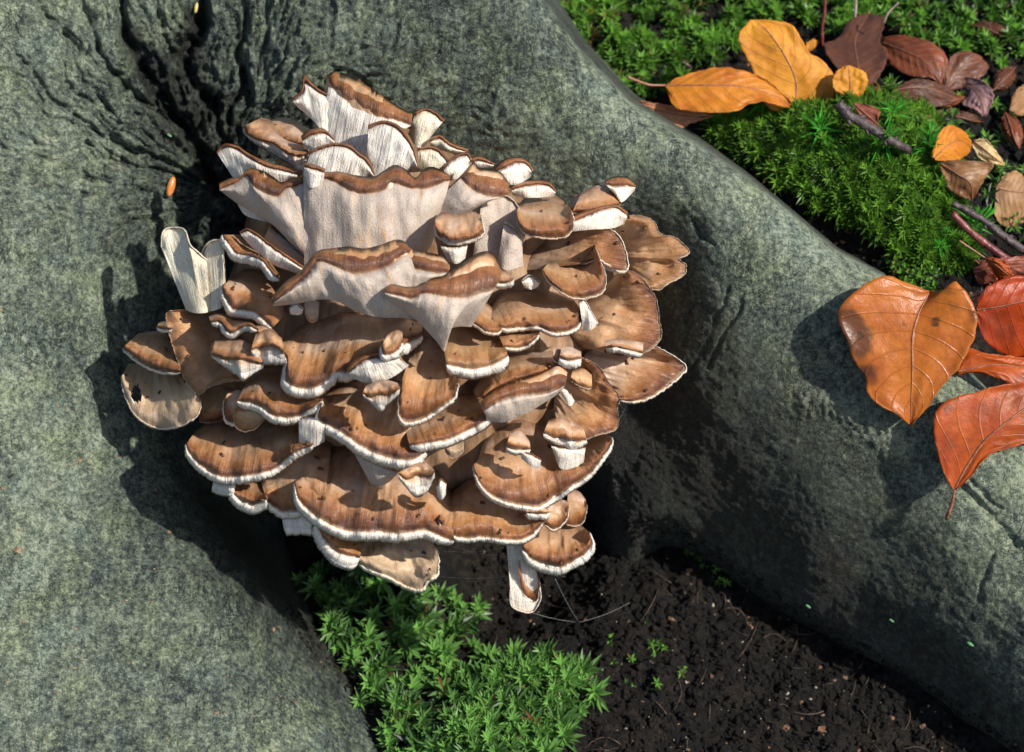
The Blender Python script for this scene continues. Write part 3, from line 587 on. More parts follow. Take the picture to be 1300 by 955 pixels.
frond(5,'T',[(30,50),(130,35),(230,60),(320,80)],[(62,232),(110,240),(180,251),(250,240),(310,215),(348,192)],t=46,bias=2.2,dz=1.6,skin=GOLDEN)
frond(5,'T',[(290,60),(400,40),(500,60)],[(330,150),(400,152),(450,132),(492,92)],t=18,bias=1.7,dz=1.0)
frond(5,'T',[(180,350),(300,200),(450,170),(600,170)],[(215,400),(300,345),(400,305),(500,275),(600,230)],t=3,bias=1.6,dz=1.6)
frond(5,'U',[(250,495),(330,500),(430,460),(510,415),(590,365)],[(238,440),(300,402),(400,372),(500,366),(570,350),(618,324)],[(210,395),(300,338),(400,300),(500,268),(585,222),(628,262)],bias=2.2,dz=1.1)
frond(5,'T',[(-150,470),(0,400),(140,370),(230,360)],[(-110,610),(0,592),(60,582),(140,547),(210,512),(264,468),(245,420)],t=36,bias=2.0,dz=1.4)
frond(7,'T',[(700,0),(820,-60),(980,-80),(1130,-40),(1230,60)],[(690,50),(676,110),(720,142),(800,190),(870,240),(950,280),(1050,306),(1120,304),(1175,272)],t=46,bias=1.9,dz=1.9,label='broad central cap carrying the button cap')
frond(7,'U',[(920,420),(970,430),(1010,410)],[(835,262),(900,285),(1000,340),(1060,360)],[(833,256),(900,278),(1002,334),(1064,354)],bias=1.0,dz=.8)
# right middle
frond(5,'T',[(560,430),(580,300),(620,180)],[(660,190),(760,230),(830,330),(868,380),(860,440),(864,500),(842,540),(760,562),(690,586),(600,575)],t=4,bias=.9,dz=1.2)
frond(5,'T',[(900,150),(760,160),(700,200),(740,280),(840,350)],[(1035,145),(1100,180),(1176,235),(1160,270),(1130,300),(1060,352),(1000,386),(930,402),(870,397)],t=14,bias=.4,dz=1.2,label='pointed brown cap at the right edge')
frond(5,'T',[(800,120),(880,110),(980,130)],[(805,152),(850,148),(920,165),(978,180)],t=26,bias=1.6,dz=.6)
frond(5,'T',[(540,490),(600,480),(700,520)],[(514,550),(540,568),(600,580),(640,592),(715,585)],[(515,575),(560,600),(630,630),(680,628),(720,600)],bias=1.9,dz=.7)
frond(5,'U',[(560,640),(600,720),(700,700)],[(550,610),(620,620),(710,620)],[(548,604),(620,614),(712,614)],bias=1.3,dz=.5,under=PORE)
frond(5,'T',[(600,150),(640,150),(690,170)],[(590,195),(630,212),(690,205)],t=38,bias=2.2,dz=.5)
frond(5,'U',[(600,380),(640,425),(660,400)],[(585,345),(610,340),(640,370)],[(583,340),(610,334),(644,366)],bias=1.8,dz=.3,under=PORE)
frond(8,'T',[(540,200),(580,90),(720,10),(880,60),(1000,120),(1130,72)],[(516,225),(545,300),(600,360),(680,396),(760,411),(820,415),(880,382),(960,330),(1050,270),(1110,200),(1160,130),(1166,95)],t=26,bias=1.6,dz=1.7,label='crescent shaped brown cap on the lower right')
frond(8,'T',[(690,75),(740,65),(780,110)],[(672,135),(710,150),(785,148)],t=24,bias=2.4,dz=.5)
frond(8,'U',[(740,190),(790,230),(830,240)],[(740,160),(790,175),(832,200)],[(738,154),(792,168),(836,194)],bias=2.2,dz=.3,under=PORE)
frond(8,'T',[(195,240),(270,210),(325,230)],[(168,265),(210,292),(260,272),(310,278),(338,252)],[(170,290),(205,330),(250,375),(300,350),(337,282)],bias=2.5,dz=.5,lip=.2,label='small white edged button cap low in the cluster')
frond(8,'U',[(350,370),(370,385),(390,360)],[(345,320),(365,290),(390,310)],[(342,318),(365,284),(394,306)],bias=1.9,dz=.3,under=PORE)
frond(8,'T',[(375,415),(440,330),(560,280),(700,380),(820,430)],[(357,480),(380,520),(440,556),(500,561),(570,556),(640,566),(720,571),(780,551),(838,495)],t=24,bias=1.3,dz=1.8)
frond(8,'T',[(760,430),(820,410),(870,430)],[(765,440),(820,450),(875,445)],t=28,bias=1.5,dz=.3)
frond(8,'T',[(840,400),(900,380),(960,390)],[(850,500),(900,520),(950,475),(962,430)],t=12,bias=.9,dz=.7)
frond(8,'T',[(960,330),(1010,345),(1040,380)],[(950,500),(1000,505),(1035,480),(1048,410)],t=6,bias=-.2,dz=.7)
frond(8,'T',[(800,500),(880,470),(960,480),(1030,510)],[(746,610),(790,660),(850,690),(920,700),(980,672),(1040,640),(1072,590),(1060,540)],t=36,bias=.9,dz=1.0,lip=.6,label='lowest right cap with thick white rim')
frond(8,'U',[(670,560),(720,560),(790,600)],[(690,800),(697,875),(750,905),(795,903),(828,850),(826,790)],[(686,800),(692,880),(750,912),(798,909),(834,852),(832,790)],bias=-.1,dz=1.0,under=PORE,skin=PORE,name='stalk',label='white drooping stalk at the bottom')
frond(8,'T',[(735,590),(790,620),(820,650)],[(728,720),(745,810),(780,855),(815,850),(828,780)],t=4,bias=.15,dz=.8)
# lower left
frond(7,'T',[(110,165),(190,118),(300,120),(420,130),(560,120),(640,190)],[(60,235),(70,270),(105,312),(150,350),(220,385),(300,386),(400,370),(470,350),(530,300),(590,262),(652,240)],t=34,bias=1.6,dz=1.4,label='broad flat cap on the lower left')
frond(7,'T',[(290,400),(360,370),(440,400)],[(272,455),(320,500),(380,516),(432,492)],t=44,bias=1.2,dz=.9)
frond(7,'T',[(400,380),(470,280),(620,200),(740,230)],[(436,500),(500,545),(560,548),(620,538),(700,530)],t=32,bias=.9,dz=1.5)
frond(7,'T',[(190,370),(260,370),(320,380)],[(190,405),(230,420),(290,425)],t=52,bias=.9,dz=.7)
frond(7,'T',[(590,390),(640,290),(780,240),(920,240),(1080,270),(1230,360),(1290,450)],[(566,415),(585,490),(650,560),(720,602),(800,636),(880,642),(960,641),(1040,651),(1120,641),(1180,636),(1240,662),(1310,690)],t=42,bias=1.5,dz=2.0,label='long wide cap along the bottom of the cluster')
frond(7,'T',[(510,540),(600,530),(680,550)],[(508,575),(600,572),(675,578)],t=80,bias=.5,dz=.5)
frond(7,'T',[(720,590),(820,620),(890,670)],[(668,610),(715,690),(780,745),(870,765)],t=62,bias=.9,dz=.9)
frond(7,'T',[(880,660),(1000,650),(1180,640)],[(865,790),(930,822),(1010,852),(1080,890),(1150,908),(1190,862),(1230,832),(1237,740)],t=22,bias=.5,dz=1.0,under=CREAM,skin=PALE,lip=.6,label='pale fan hanging over the moss')

frond(4,'U',[(105,400),(140,405),(160,398)],[(100,372),(130,352),(165,375)],[(99,368),(130,348),(168,372)],bias=1.2,dz=.4,under=PORE,skin=PORE)
frond(4,'T',[(170,350),(200,330),(240,345)],[(175,400),(200,435),(235,420)],t=6,bias=.9,dz=.6,skin=PALE)
frond(2,'U',[(425,680),(460,690),(490,675)],[(412,650),(450,625),(497,655)],[(410,646),(450,620),(500,652)],bias=1.2,dz=.4,under=PORE,skin=PORE)
frond(2,'U',[(700,880),(730,880),(765,860)],[(680,745),(705,738),(740,800),(768,850)],[(676,742),(705,732),(744,798),(772,848)],bias=1.6,dz=.5,under=PORE,skin=PORE)
frond(3,'T',[(680,560),(730,560),(780,600)],[(690,600),(730,612),(790,640)],t=24,bias=1.7,dz=.7)
frond(5,'T',[(560,150),(590,160),(640,190)],[(560,200),(590,230),(630,245)],t=12,bias=1.9,dz=.6)
frond(5,'T',[(650,260),(700,250),(740,280)],[(640,300),(680,330),(740,345)],t=6,bias=1.0,dz=.6,skin=GOLDEN)
frond(8,'T',[(380,60),(430,40),(480,60)],[(385,150),(420,190),(470,160)],t=6,bias=.4,dz=.8,skin=PALE)
frond(6,'T',[(470,130),(520,120),(600,150)],[(470,170),(520,190),(590,185)],t=16,bias=1.5,dz=.6)

# central flesh body that all the caps grow from
cg = np.linspace(0, 2*np.pi, 65)[:-1]; outline = [(250,440),(300,330),(330,230),(420,150),(520,150),(640,230),(760,270),(800,360),(790,470),(740,560),(690,650),(560,670),(430,640),(330,580),(270,510)]
oc = resample(outline+[outline[0]], 97)[:-1]; cen = np.array([520., 420.]); V = []; nr = 36
for i in range(nr):
    q = i/(nr-1); xy = cen+(oc-cen)*(q*1.0); w = dome(xy[:, 0], xy[:, 1])-1.9-.5*q - 6*np.clip((q-.75)/.25, 0, 1)**2
    an = np.arctan2(xy[:, 1]-120, xy[:, 0]-500); w = w+.35*perlin(an*14, np.full(len(xy), q*3), 61)+.2*perlin(xy[:, 0]/18, xy[:, 1]/60, 62)
    V.append(P(xy[:, 0], xy[:, 1], w))
V = np.concatenate(V); n_ = len(oc); i = np.arange(nr-1)[:, None]*n_; j = np.arange(n_)[None, :]; j2 = (j+1) % n_
F = np.stack([i+j, i+j2, i+n_+j2, i+n_+j], -1).reshape(-1, 4)
child_fix(mesh_obj('stem_base', V, F, CORE, cluster))

# ------------------------------------------------------------------ moss
def moss(name, label, pts, nrm_jit, size, mat, nl=7, whorls=3, leaf_w=.22, lift=0, open_=.9, cat='moss'):
    n = len(pts); K = nl*whorls
    # leaf template: base, left, right, tip (two triangles folded on the midline)
    Vs = []; Ts = []
    rs = RNG
    up = np.array([0, 0, 1.]) + nrm_jit[:, :3]; up = up/np.linalg.norm(up, axis=1)[:, None]
    a = np.cross(up, [.31, .9, .2]); a /= np.linalg.norm(a, axis=1)[:, None]; b = np.cross(up, a)
    sz = size*(.65+.7*rs.random(n)); tone = rs.random(n)
    for wq in range(whorls):
        hq = wq/max(1, whorls-1)
        for k in range(nl):
            th = 2*np.pi*(k+.5*wq)/nl+rs.random(n)*.7
            el = (.15+.75*hq)*open_+rs.random(n)*.3-.1
            dirv = (np.cos(th)[:, None]*a+np.sin(th)[:, None]*b)*np.cos(el)[:, None]+up*np.sin(el)[:, None]
            side = np.cross(dirv, up); side /= np.linalg.norm(side, axis=1)[:, None]+1e-9
            nn = np.cross(side, dirv)
            L = (sz*(.95-.35*hq)*(.8+.4*rs.random(n)))[:, None]; base = pts+up*(sz*(.25+.55*hq))[:, None]
            mid = base+dirv*L*.45
            v0 = base; v1 = mid+side*L*leaf_w*.5+nn*L*.08; v2 = mid-side*L*leaf_w*.5+nn*L*.08; v3 = base+dirv*L-up*L*.12*(1-hq)
            Vs.append(np.stack([v0, v1, v3, v2, mid-nn*L*.02], 1)); tq = np.clip(tone*.6+.4*hq+rs.random(n)*.25-.1, 0, 1)
            Ts.append(np.stack([tq, rs.random(n)*.3+tone*0+.7*((tone*97) % 1), tq], 1)[:, None, :].repeat(5, 1))
    V = np.concatenate(Vs).reshape(-1, 3); Tn = np.concatenate(Ts).reshape(-1, 3)
    base = np.arange(len(V)//5)[:, None]*5
    F = np.concatenate([base+np.array([0, 1, 4]), base+np.array([1, 2, 4]), base+np.array([2, 3, 4]), base+np.array([3, 0, 4])])
    o = mesh_obj(name, V, F, mat, attr={'tone': Tn}, smoothed=False); tag(o, label, cat, kind='stuff'); return o
def scatter(poly, spacing, edge_noise=12):
    poly = np.array(poly, float); x0, y0 = poly.min(0)-10; x1, y1 = poly.max(0)+10
    X, Y = np.meshgrid(np.arange(x0, x1, spacing), np.arange(y0, y1, spacing)); X = X+RNG.uniform(-.5, .5, X.shape)*spacing; Y = Y+RNG.uniform(-.5, .5, Y.shape)*spacing
    X, Y = X.ravel(), Y.ravel(); e = fbm(X/35, Y/35, 3, 70)*edge_noise
    k = inside_poly(X+e, Y+e, poly); return X[k], Y[k]
M1 = moss_material('bright_moss', (.010, .042, .007), (.20, .40, .045), .05)
M2 = moss_material('dark_moss', (.007, .026, .006), (.17, .38, .045), .15)
M3 = moss_material('shaded_moss', (.010, .034, .012), (.20, .42, .09), .12)
def ground_moss(name, label, poly, spacing, size, mat, thin=0, **kw):
    x, y = scatter(poly, spacing)
    if thin: k = fbm(x/26, y/26, 3, 75)+.0 > thin; x, y = x[k], y[k]
    g, w = ground_hit(x, y); g[:, 2] += .25*size*RNG.random(len(x))+.004*fbm(x/14, y/14, 2, 77)
    jit = np.stack([fbm(x/30, y/30, 2, 78)*.8, fbm(x/30, y/30, 2, 79)*.8-.35, x*0], 1)+RNG.normal(0, .25, (len(x), 3))
    return moss(name, label, g, jit, size, mat, **kw)
ground_moss('moss_cushion', 'thick bright green moss cushion behind the right root', [(885,158),(920,140),(980,150),(1050,140),(1085,118),(1150,125),(1190,160),(1205,215),(1215,265),(1235,310),(1225,345),(1180,340),(1130,318),(1105,300),(1040,262),(985,240),(930,200)], 6.0, .0062, M1, nl=9, whorls=4, leaf_w=.19)
ground_moss('moss_carpet', 'soft green moss carpet along the top edge of the ground', [(690,-60),(1000,-60),(985,20),(940,60),(905,90),(880,100),(850,120),(800,130),(760,95),(720,45)], 8.0, .0068, M2, thin=-.03, nl=8, whorls=4, leaf_w=.3)
ground_moss('moss_carpet', 'mossy patch in the upper right corner behind dead leaves', [(980,-60),(1400,-60),(1400,90),(1290,80),(1230,75),(1180,60),(1100,30),(1040,40),(990,30)], 8.0, .0068, M2, thin=-.03, nl=8, whorls=4, leaf_w=.3)
ground_moss('moss_patch', 'scattered dark moss among the leaf litter on the right', [(1190,100),(1300,110),(1380,330),(1300,330),(1240,300),(1220,230)], 10, .006, M2, thin=.15, nl=6, whorls=2, leaf_w=.3)
ground_moss('moss_patch', 'star shaped moss sprigs under the hanging fan', [(385,735),(420,722),(500,735),(545,745),(580,760),(622,780),(615,830),(570,850),(600,1010),(520,1010),(440,850),(395,790)], 11, .0088, M3, thin=.03, nl=7, whorls=3, leaf_w=.3)
ground_moss('moss_patch', 'light green moss along the bottom edge below the cluster', [(570,858),(600,840),(640,845),(680,838),(725,845),(762,860),(740,900),(700,960),(570,1010)], 9, .0085, M3, thin=-.3, nl=8, whorls=3, leaf_w=.26)
ground_moss('moss_patch', 'tiny pale green growth on the soil at the root edge', [(1120,330),(1160,340),(1200,360),(1190,380),(1150,370)], 6, .004, M2, nl=6, whorls=2, leaf_w=.5)

# ------------------------------------------------------------------ fallen leaves
def gw(px, py): return float(ground_hit(np.array(float(px)), np.array(float(py)))[1])
def leaf(label, z, mid, left, right, w, mat, petiole=None, pleat=.06, nveins=9, edge_up=0., cat='leaf', group='fallen leaves', ragged=1.5, thickmid=.036):
    """mid, left, right: traced lines from stem to tip; each point may carry its own depth as a third value added to w"""
    def conv(L): return np.array([(*Z[z]([p[:2]])[0], (p[2] if len(p) > 2 else 0)) for p in L])
    M, Lf, Rt = conv(mid), conv(left), conv(right); nv, nu = 46, 17
    m_, l_, r_ = resample(M, nv), resample(Lf, nv), resample(Rt, nv); sd = random.randrange(500)
    for e_, q in ((l_, 0), (r_, 50)):
        k = np.arange(nv); e_[:, :2] += np.stack([perlin(k/2.2, k*0.+sd+q, 80), perlin(k/2.5, k*0.+sd+q+9, 81)], 1)*ragged
    wf = w if callable(w) else (lambda a, b: w)
    V = []; UV = []
    for j, u in enumerate(np.linspace(-1, 1, 2*nu-1)):
        e_ = l_ if u < 0 else r_; a = abs(u)
        xy = m_*(1-a)+e_*a; v = np.linspace(0, 1, nv)
        ph = v*nveins-a*2.2; tri = np.abs((ph % 1)-.5)*2
        pv = .35+.65*np.abs(perlin(v*4+sd, v*0+u*2, 85))*1.6; ww = xy[:, 2] + pleat*pv*(1-tri**3)*np.clip(a*3, 0, 1)*np.sin(np.pi*np.clip(v, .03, .97)) + edge_up*a*a + (.22*perlin(v*2.5+sd, v*0+u*1.5, 82)+.10*perlin(v*6+sd, v*0+u*3, 83))*a
        V.append((xy[:, 0], xy[:, 1], ww)); UV.append(np.stack([v*0+u, v], 1))
    base = np.array([[wf(m_[0, 0], m_[0, 1])], [wf(m_[-1, 0], m_[-1, 1])]])[:, 0]
    bw = base[0]*(1-np.linspace(0, 1, nv))+base[1]*np.linspace(0, 1, nv)
    Vw = np.stack([P(a, b, c+bw) for a, b, c in V]); nc = nv
    root = empty('leaf', P(m_[nv//2, 0], m_[nv//2, 1], bw[nv//2]-.1), label, cat, group)
    o = mesh_obj('blade', Vw.reshape(-1, 3), grid_faces(2*nu-1, nc), mat, root, uv=np.concatenate(UV)); child_fix(o)
    sm = o.modifiers.new('thickness', 'SOLIDIFY'); sm.thickness = .0002; sm.offset = 0
    mp = P(m_[:, 0], m_[:, 1], m_[:, 2]+bw+.02)
    tv_, tf = tube_data(mp, np.linspace(thickmid, .012, nv)*.01, 6); child_fix(mesh_obj('midrib', tv_, tf, STEMM, root))
    if petiole:
        q = conv(petiole); q = resample(q, 14); q[:, 2] += base[0]+.03
        tv_, tf = tube_data(P(q[:, 0], q[:, 1], q[:, 2]), np.linspace(thickmid, thickmid*1.5, 14)*.01, 7); child_fix(mesh_obj('petiole', tv_, tf, STEMM, root))
    return root
Z['r1'] = zo(690, 0, 4.151); Z['r2'] = zo(990, 0, 4.151); Z['r4'] = zo(1020, 180, 4.339); Z['r5'] = zo(1030, 320, 2.73)
STEMM = plain_material('leaf_stem', (.16, .06, .035), (.34, .15, .08), 300, .45)
BROWN = leaf_material('brown_leaf', (.50, .15, .018), (.40, .10, .014), rough=.27, nveins=8, spots=.8, vein=(.16, .05, .02), vk=.22)
RUST = leaf_material('rust_leaf', (.46, .085, .006), (.34, .05, .006), rough=.34, nveins=8, vein=(.50, .24, .10), vk=.30, spots=.3)
RED = leaf_material('red_leaf', (.42, .055, .006), (.30, .03, .006), rough=.3, spots=.3, vein=(.2, .02, .01))
PINK = leaf_material('dull_red_leaf', (.20, .045, .028), (.30, .085, .05), rough=.35, spots=.2)
AMBER = leaf_material('amber_leaf', (.60, .22, .015), (.48, .14, .012), rough=.42, nveins=8, spots=.12, vein=(.35, .12, .02), vk=.55)
GOLD = leaf_material('golden_leaf', (.68, .29, .02), (.58, .22, .018), rough=.5, nveins=6, spots=.15, vein=(.40, .17, .03), vk=.6)
DARKL = leaf_material('dark_leaf', (.085, .03, .015), (.13, .045, .02), rough=.4, spots=.3, vein=(.2, .1, .06))
TAN = leaf_material('tan_leaf', (.42, .24, .11), (.30, .15, .06), rough=.4, spots=.4, vein=(.12, .06, .03))
TANRED = leaf_material('russet_leaf', (.26, .07, .025), (.15, .04, .018), rough=.32, spots=.2)
leaf('broad heart shaped brown leaf with dark spots lying on the root ridge', 'r5', [(410,136,-.3),(370,220,.1),(350,300,.2),(350,400,.2),(347,500,0),(345,602,-.3)],
     [(410,136,-.3),(395,130,-.2),(365,118,-.1),(330,108,-.1),(262,82,.0),(190,110,.1),(118,168,.1),(90,225,0),(120,295,0),(150,385,0),(188,432,.1),(192,485,.1),(236,532,0),(290,560,0),(345,602,-.3)],
     [(410,136,-.3),(430,133,-.2),(455,138,-.1),(482,112,.3),(505,104,.5),(550,160,.6),(576,232,.6),(560,310,.5),(515,395,.4),(450,470,.2),(402,540,0),(345,602,-.3)], 3.5, BROWN, pleat=.035, edge_up=.12)
leaf('orange red leaf with its stalk hanging down over the root', 'r5', [(497,822,0),(540,742,.2),(600,655,.5),(680,588,.6),(737,545,.5),(850,480,.2),(960,440,-.3)],
     [(495,826,0),(470,790,.1),(438,700,.4),(422,590,.6),(450,530,.6),(510,500,.5),(570,485,.5),(640,465,.4),(720,450,.2),(830,425,-.2),(960,440,-.3)],
     [(500,826,0),(555,775,.1),(612,708,.2),(680,682,.2),(740,664,.2),(850,620,0),(960,440,-.3)], 3.3, RUST, petiole=[(497,822,0),(490,860,-.2),(478,900,-.5),(468,925,-.9)], pleat=.06, nveins=8, edge_up=.15, thickmid=.06)
leaf('narrow orange leaf with curled edge between the two broad leaves', 'r5', [(505,415,0),(580,400,.1),(650,390,.1),(740,400,0),(900,400,-.4)],
     [(505,415,0),(535,335,.1),(600,350,.2),(660,358,.1),(740,368,0),(900,400,-.4)], [(505,430,0),(540,420,.2),(600,425,.4),(680,450,.4),(740,472,.2),(900,430,-.4)], 2.6, RUST, pleat=.05)
leaf('bright red leaf at the right edge above the heart shaped leaf', 'r5', [(570,200,0),(650,190,.2),(740,170,.3),(950,130,0)], [(570,200,0),(580,160,.2),(610,120,.2),(670,92,.1),(740,84,0),(950,130,0)],
     [(570,210,0),(590,290,-.4),(640,340,-.8),(740,365,-1.2),(950,200,-.6)], 2.4, RED, pleat=.04)
leaf('pale folded leaf strip squeezed between heart shaped and red leaf', 'r5', [(530,165,0),(580,150,0),(640,130,0)], [(530,155,0),(580,138,0),(640,122,0)], [(535,200,0),(590,190,0),(640,170,0)], 1.8, leaf_material('pale_leaf', (.62, .42, .30), (.55, .33, .22), spots=.05), pleat=.02)
leaf('dull red leaf below the dark twig at the right edge', 'r4', [(940,720,0),(1020,700,.2),(1100,690,.2),(1215,680,.1),(1350,650,0)], [(940,700,0),(1000,650,.2),(1080,640,.2),(1215,628,.1),(1350,600,0)], [(945,740,0),(975,785,-.3),(1060,770,-.3),(1215,745,-.2),(1350,700,0)], .4, PINK)
leaf('small rolled orange leaf with a thin stalk beside the red twig', 'r4', [(1000,640,0),(1060,680,.2),(1110,720,.2),(1150,750,0)], [(1000,640,0),(1050,640,.3),(1120,670,.3),(1160,745,0)], [(1000,645,0),(1030,700,-.2),(1080,770,-.2),(1150,755,0)], 1.2, RUST, petiole=[(1000,640,0),(940,600,.1),(858,545,.2)], thickmid=.035)
leaf('long amber leaf with a red stalk pointing left over the moss', 'r1', [(640,450,0),(760,450,.3),(900,450,.5),(1040,455,.5),(1170,490,.3),(1300,560,0)],
     [(640,450,0),(710,408,.1),(800,380,.1),(880,360,.1),(970,355,.0),(1060,375,.0),(1180,420,0),(1310,540,0)], [(640,452,0),(665,520,.5),(705,572,.8),(830,592,.9),(1000,590,1.0),(1060,560,.9),(1130,538,.8),(1200,545,.6),(1300,575,0)],
     lambda a, b: -7.0, AMBER, petiole=[(640,450,0),(560,448,.2),(490,425,.5),(440,405,.7)], pleat=.14, nveins=8, thickmid=.05)
leaf('large golden leaf standing upright behind the moss cushion', 'r2', [(80,585,0),(85,430,.2),(30,300,.4),(-60,170,.4),(-140,105,.2)],
     [(70,600,0),(-40,580,.2),(-110,500,.1),(-130,400,0),(-170,320,0),(-215,230,.1),(-210,170,.2),(-160,112,.3),(-140,105,.2)],
     [(90,600,0),(200,580,.2),(283,560,.2),(282,470,.3),(285,400,.2),(225,320,.2),(150,270,.2),(100,180,.2),(60,130,.1),(0,112,0),(-80,105,0),(-140,105,.2)], lambda a, b: -7.6, GOLD, pleat=.08, nveins=6)
leaf('pinkish brown leaf tip poking out behind the root', 'r1', [(470,530,0),(600,580,.1),(740,610,.1),(890,615,0)], [(470,528,0),(600,545,.1),(780,580,.1),(890,612,0)], [(470,532,0),(600,630,.1),(690,690,.1),(780,650,.1),(890,618,0)], lambda a, b: -7.4, leaf_material('peach_leaf', (.55, .22, .09), (.50, .25, .14), spots=.1), pleat=.05)
leaf('small round yellow leaf beside the golden one', 'r2', [(370,510,0),(370,430,.1),(360,345,.1)], [(365,515,0),(300,490,.1),(278,440,.1),(295,380,.1),(355,345,.1)], [(375,515,0),(430,500,.1),(465,430,.1),(440,375,.1),(365,345,.1)], lambda a, b: -6.6, GOLD, pleat=.03, nveins=5)
leaf('dark brown upright leaf in the shade near the top', 'r2', [(430,470,0),(410,330,.3),(400,200,.4),(470,72,.2)], [(425,470,0),(300,360,.1),(230,240,.1),(310,200,.1),(350,130,.2),(400,85,.2),(470,70,.2)], [(435,480,0),(520,410,.2),(568,290,.4),(530,220,.3),(550,130,.2),(530,85,.2),(470,72,.2)], lambda a, b: gw(a, b)+1.8, DARKL, petiole=[(470,72,.2),(470,60,.2)], pleat=.03)
leaf('reddish brown arched leaf right of the dark upright leaf', 'r2', [(540,225,0),(660,270,.5),(770,330,.5),(850,440,0)], [(535,200,0),(640,185,.2),(740,205,.2),(820,235,.2),(885,320,.1),(855,445,0)], [(540,240,0),(570,330,.3),(680,400,.5),(790,410,.4),(850,445,0)], lambda a, b: gw(a, b)+2.0, TANRED, pleat=.05)
leaf('dark olive brown folded leaf on the litter', 'r2', [(590,480,0),(700,460,.4),(800,470,.4),(940,520,0)], [(590,475,0),(680,425,.2),(760,420,.2),(870,450,.2),(945,512,0)], [(590,485,0),(680,510,.3),(780,560,.4),(870,560,.3),(940,528,0)], lambda a, b: gw(a, b)+1.2, DARKL, pleat=.05)
leaf('dark reddish leaf with a torn edge in the upper right litter', 'r2', [(870,480,0),(930,400,.2),(990,330,.3),(1050,290,.2)], [(865,480,0),(870,380,.1),(890,310,.1),(970,268,.2),(1050,290,.2)], [(880,485,0),(1000,450,.2),(1060,410,.2),(1100,350,.1),(1050,290,.2)], lambda a, b: gw(a, b)+1.2, leaf_material('umber_leaf', (.12, .04, .02), (.18, .06, .03), spots=.2), pleat=.04)
leaf('wrinkled pinkish grey leaf in the litter at the right', 'r2', [(940,425,0),(1030,480,.3),(1070,560,.3),(1080,618,0)], [(938,422,0),(1010,408,.3),(1090,440,.3),(1128,510,.2),(1085,618,0)], [(938,428,0),(990,500,.1),(960,545,.1),(1030,580,.2),(1078,618,0)], lambda a, b: gw(a, b)+1.1, leaf_material('pink_grey_leaf', (.40, .22, .21), (.20, .12, .13), spots=.2), pleat=.12)
leaf('small ribbed orange leaf at the right side of the moss', 'r2', [(815,835,0),(880,770,.2),(950,740,.3),(1005,790,0)], [(797,825,0),(830,720,.1),(885,660,.2),(960,685,.2),(1005,735,.1),(1008,780,0)], [(820,845,0),(880,848,.2),(950,840,.2),(1005,800,0)], lambda a, b: gw(a, b)+2.3, AMBER, pleat=.14, nveins=6)
leaf('cream coloured curled leaf beside the ribbed orange leaf', 'r2', [(1020,745,0),(1080,790,.4),(1130,830,.4),(1185,870,0)], [(1020,740,0),(1080,732,.2),(1120,770,.2),(1185,862,0)], [(1012,765,0),(1050,830,.1),(1110,860,.2),(1185,872,0)], lambda a, b: gw(a, b)+2.4, leaf_material('cream_leaf', (.70, .55, .30), (.62, .40, .16), spots=.05), pleat=.04)
leaf('brown curled leaf with a shaded hollow under the ribbed leaf', 'r4', [(755,120,0),(850,180,.6),(920,230,.6),(930,320,0)], [(750,115,0),(820,102,.2),(900,105,.4),(1010,112,.4),(1050,125,.3),(990,220,.4),(935,320,0)], [(755,135,0),(770,190,.2),(800,260,.2),(860,300,.1),(928,322,0)], lambda a, b: gw(a, b)+2.2, leaf_material('walnut_leaf', (.30, .15, .06), (.14, .05, .02), spots=.3), pleat=.05)
leaf('tan leaf with a small hole at the right edge', 'r4', [(1060,250,0),(1130,270,.2),(1215,280,.2),(1300,290,0)], [(1060,240,0),(1100,190,.2),(1165,160,.3),(1215,190,.2),(1300,250,0)], [(1050,400,0),(1090,460,-.1),(1150,470,0),(1215,455,0),(1300,400,0)], lambda a, b: gw(a, b)+2.0, TAN, pleat=.05)
leaf('small reddish folded leaf behind the dark twig on the moss', 'r2', [(390,545,0),(440,590,.2),(500,640,.2),(560,700,0)], [(392,545,0),(450,550,.2),(525,580,.2),(520,640,.2),(560,700,0)], [(388,550,0),(420,610,.1),(480,650,.1),(555,705,0)], lambda a, b: -4.0, PINK, pleat=.03)
leaf('tiny orange scrap between golden and dark leaf', 'r2', [(140,280,0),(165,240,.1),(180,205,0)], [(138,280,0),(140,230,.1),(180,205,0)], [(145,282,0),(185,250,.1),(205,225,0)], lambda a, b: gw(a, b)+1.4, GOLD, pleat=.01, nveins=3)
leaf('brownish orange leaf cut by the right border of the photo', 'r2', [(1210,580,0),(1260,540,.2),(1330,500,0)], [(1210,575,0),(1230,500,.2),(1270,455,.2),(1330,440,0)], [(1215,590,0),(1270,610,.1),(1330,600,0)], lambda a, b: gw(a, b)+1.2, TAN, pleat=.05)
leaf('thin red scrap wedged under the dark upright leaf', 'r2', [(475,470,0),(500,455,.1),(530,475,0)], [(475,465,0),(500,435,.1),(530,470,0)], [(475,478,0),(505,488,.1),(530,480,0)], lambda a, b: gw(a, b)+1.5, RED, pleat=.01, nveins=3)
leaf('tiny yellow leaf scrap on the mossy bank at the top', 'r1', [(195,100,0),(230,70,.1),(260,45,0)], [(195,98,0),(215,60,.1),(262,38,0)], [(200,102,0),(240,85,.1),(270,50,0)], lambda a, b: gw(a, b)+.9, AMBER, pleat=.01, nveins=3)

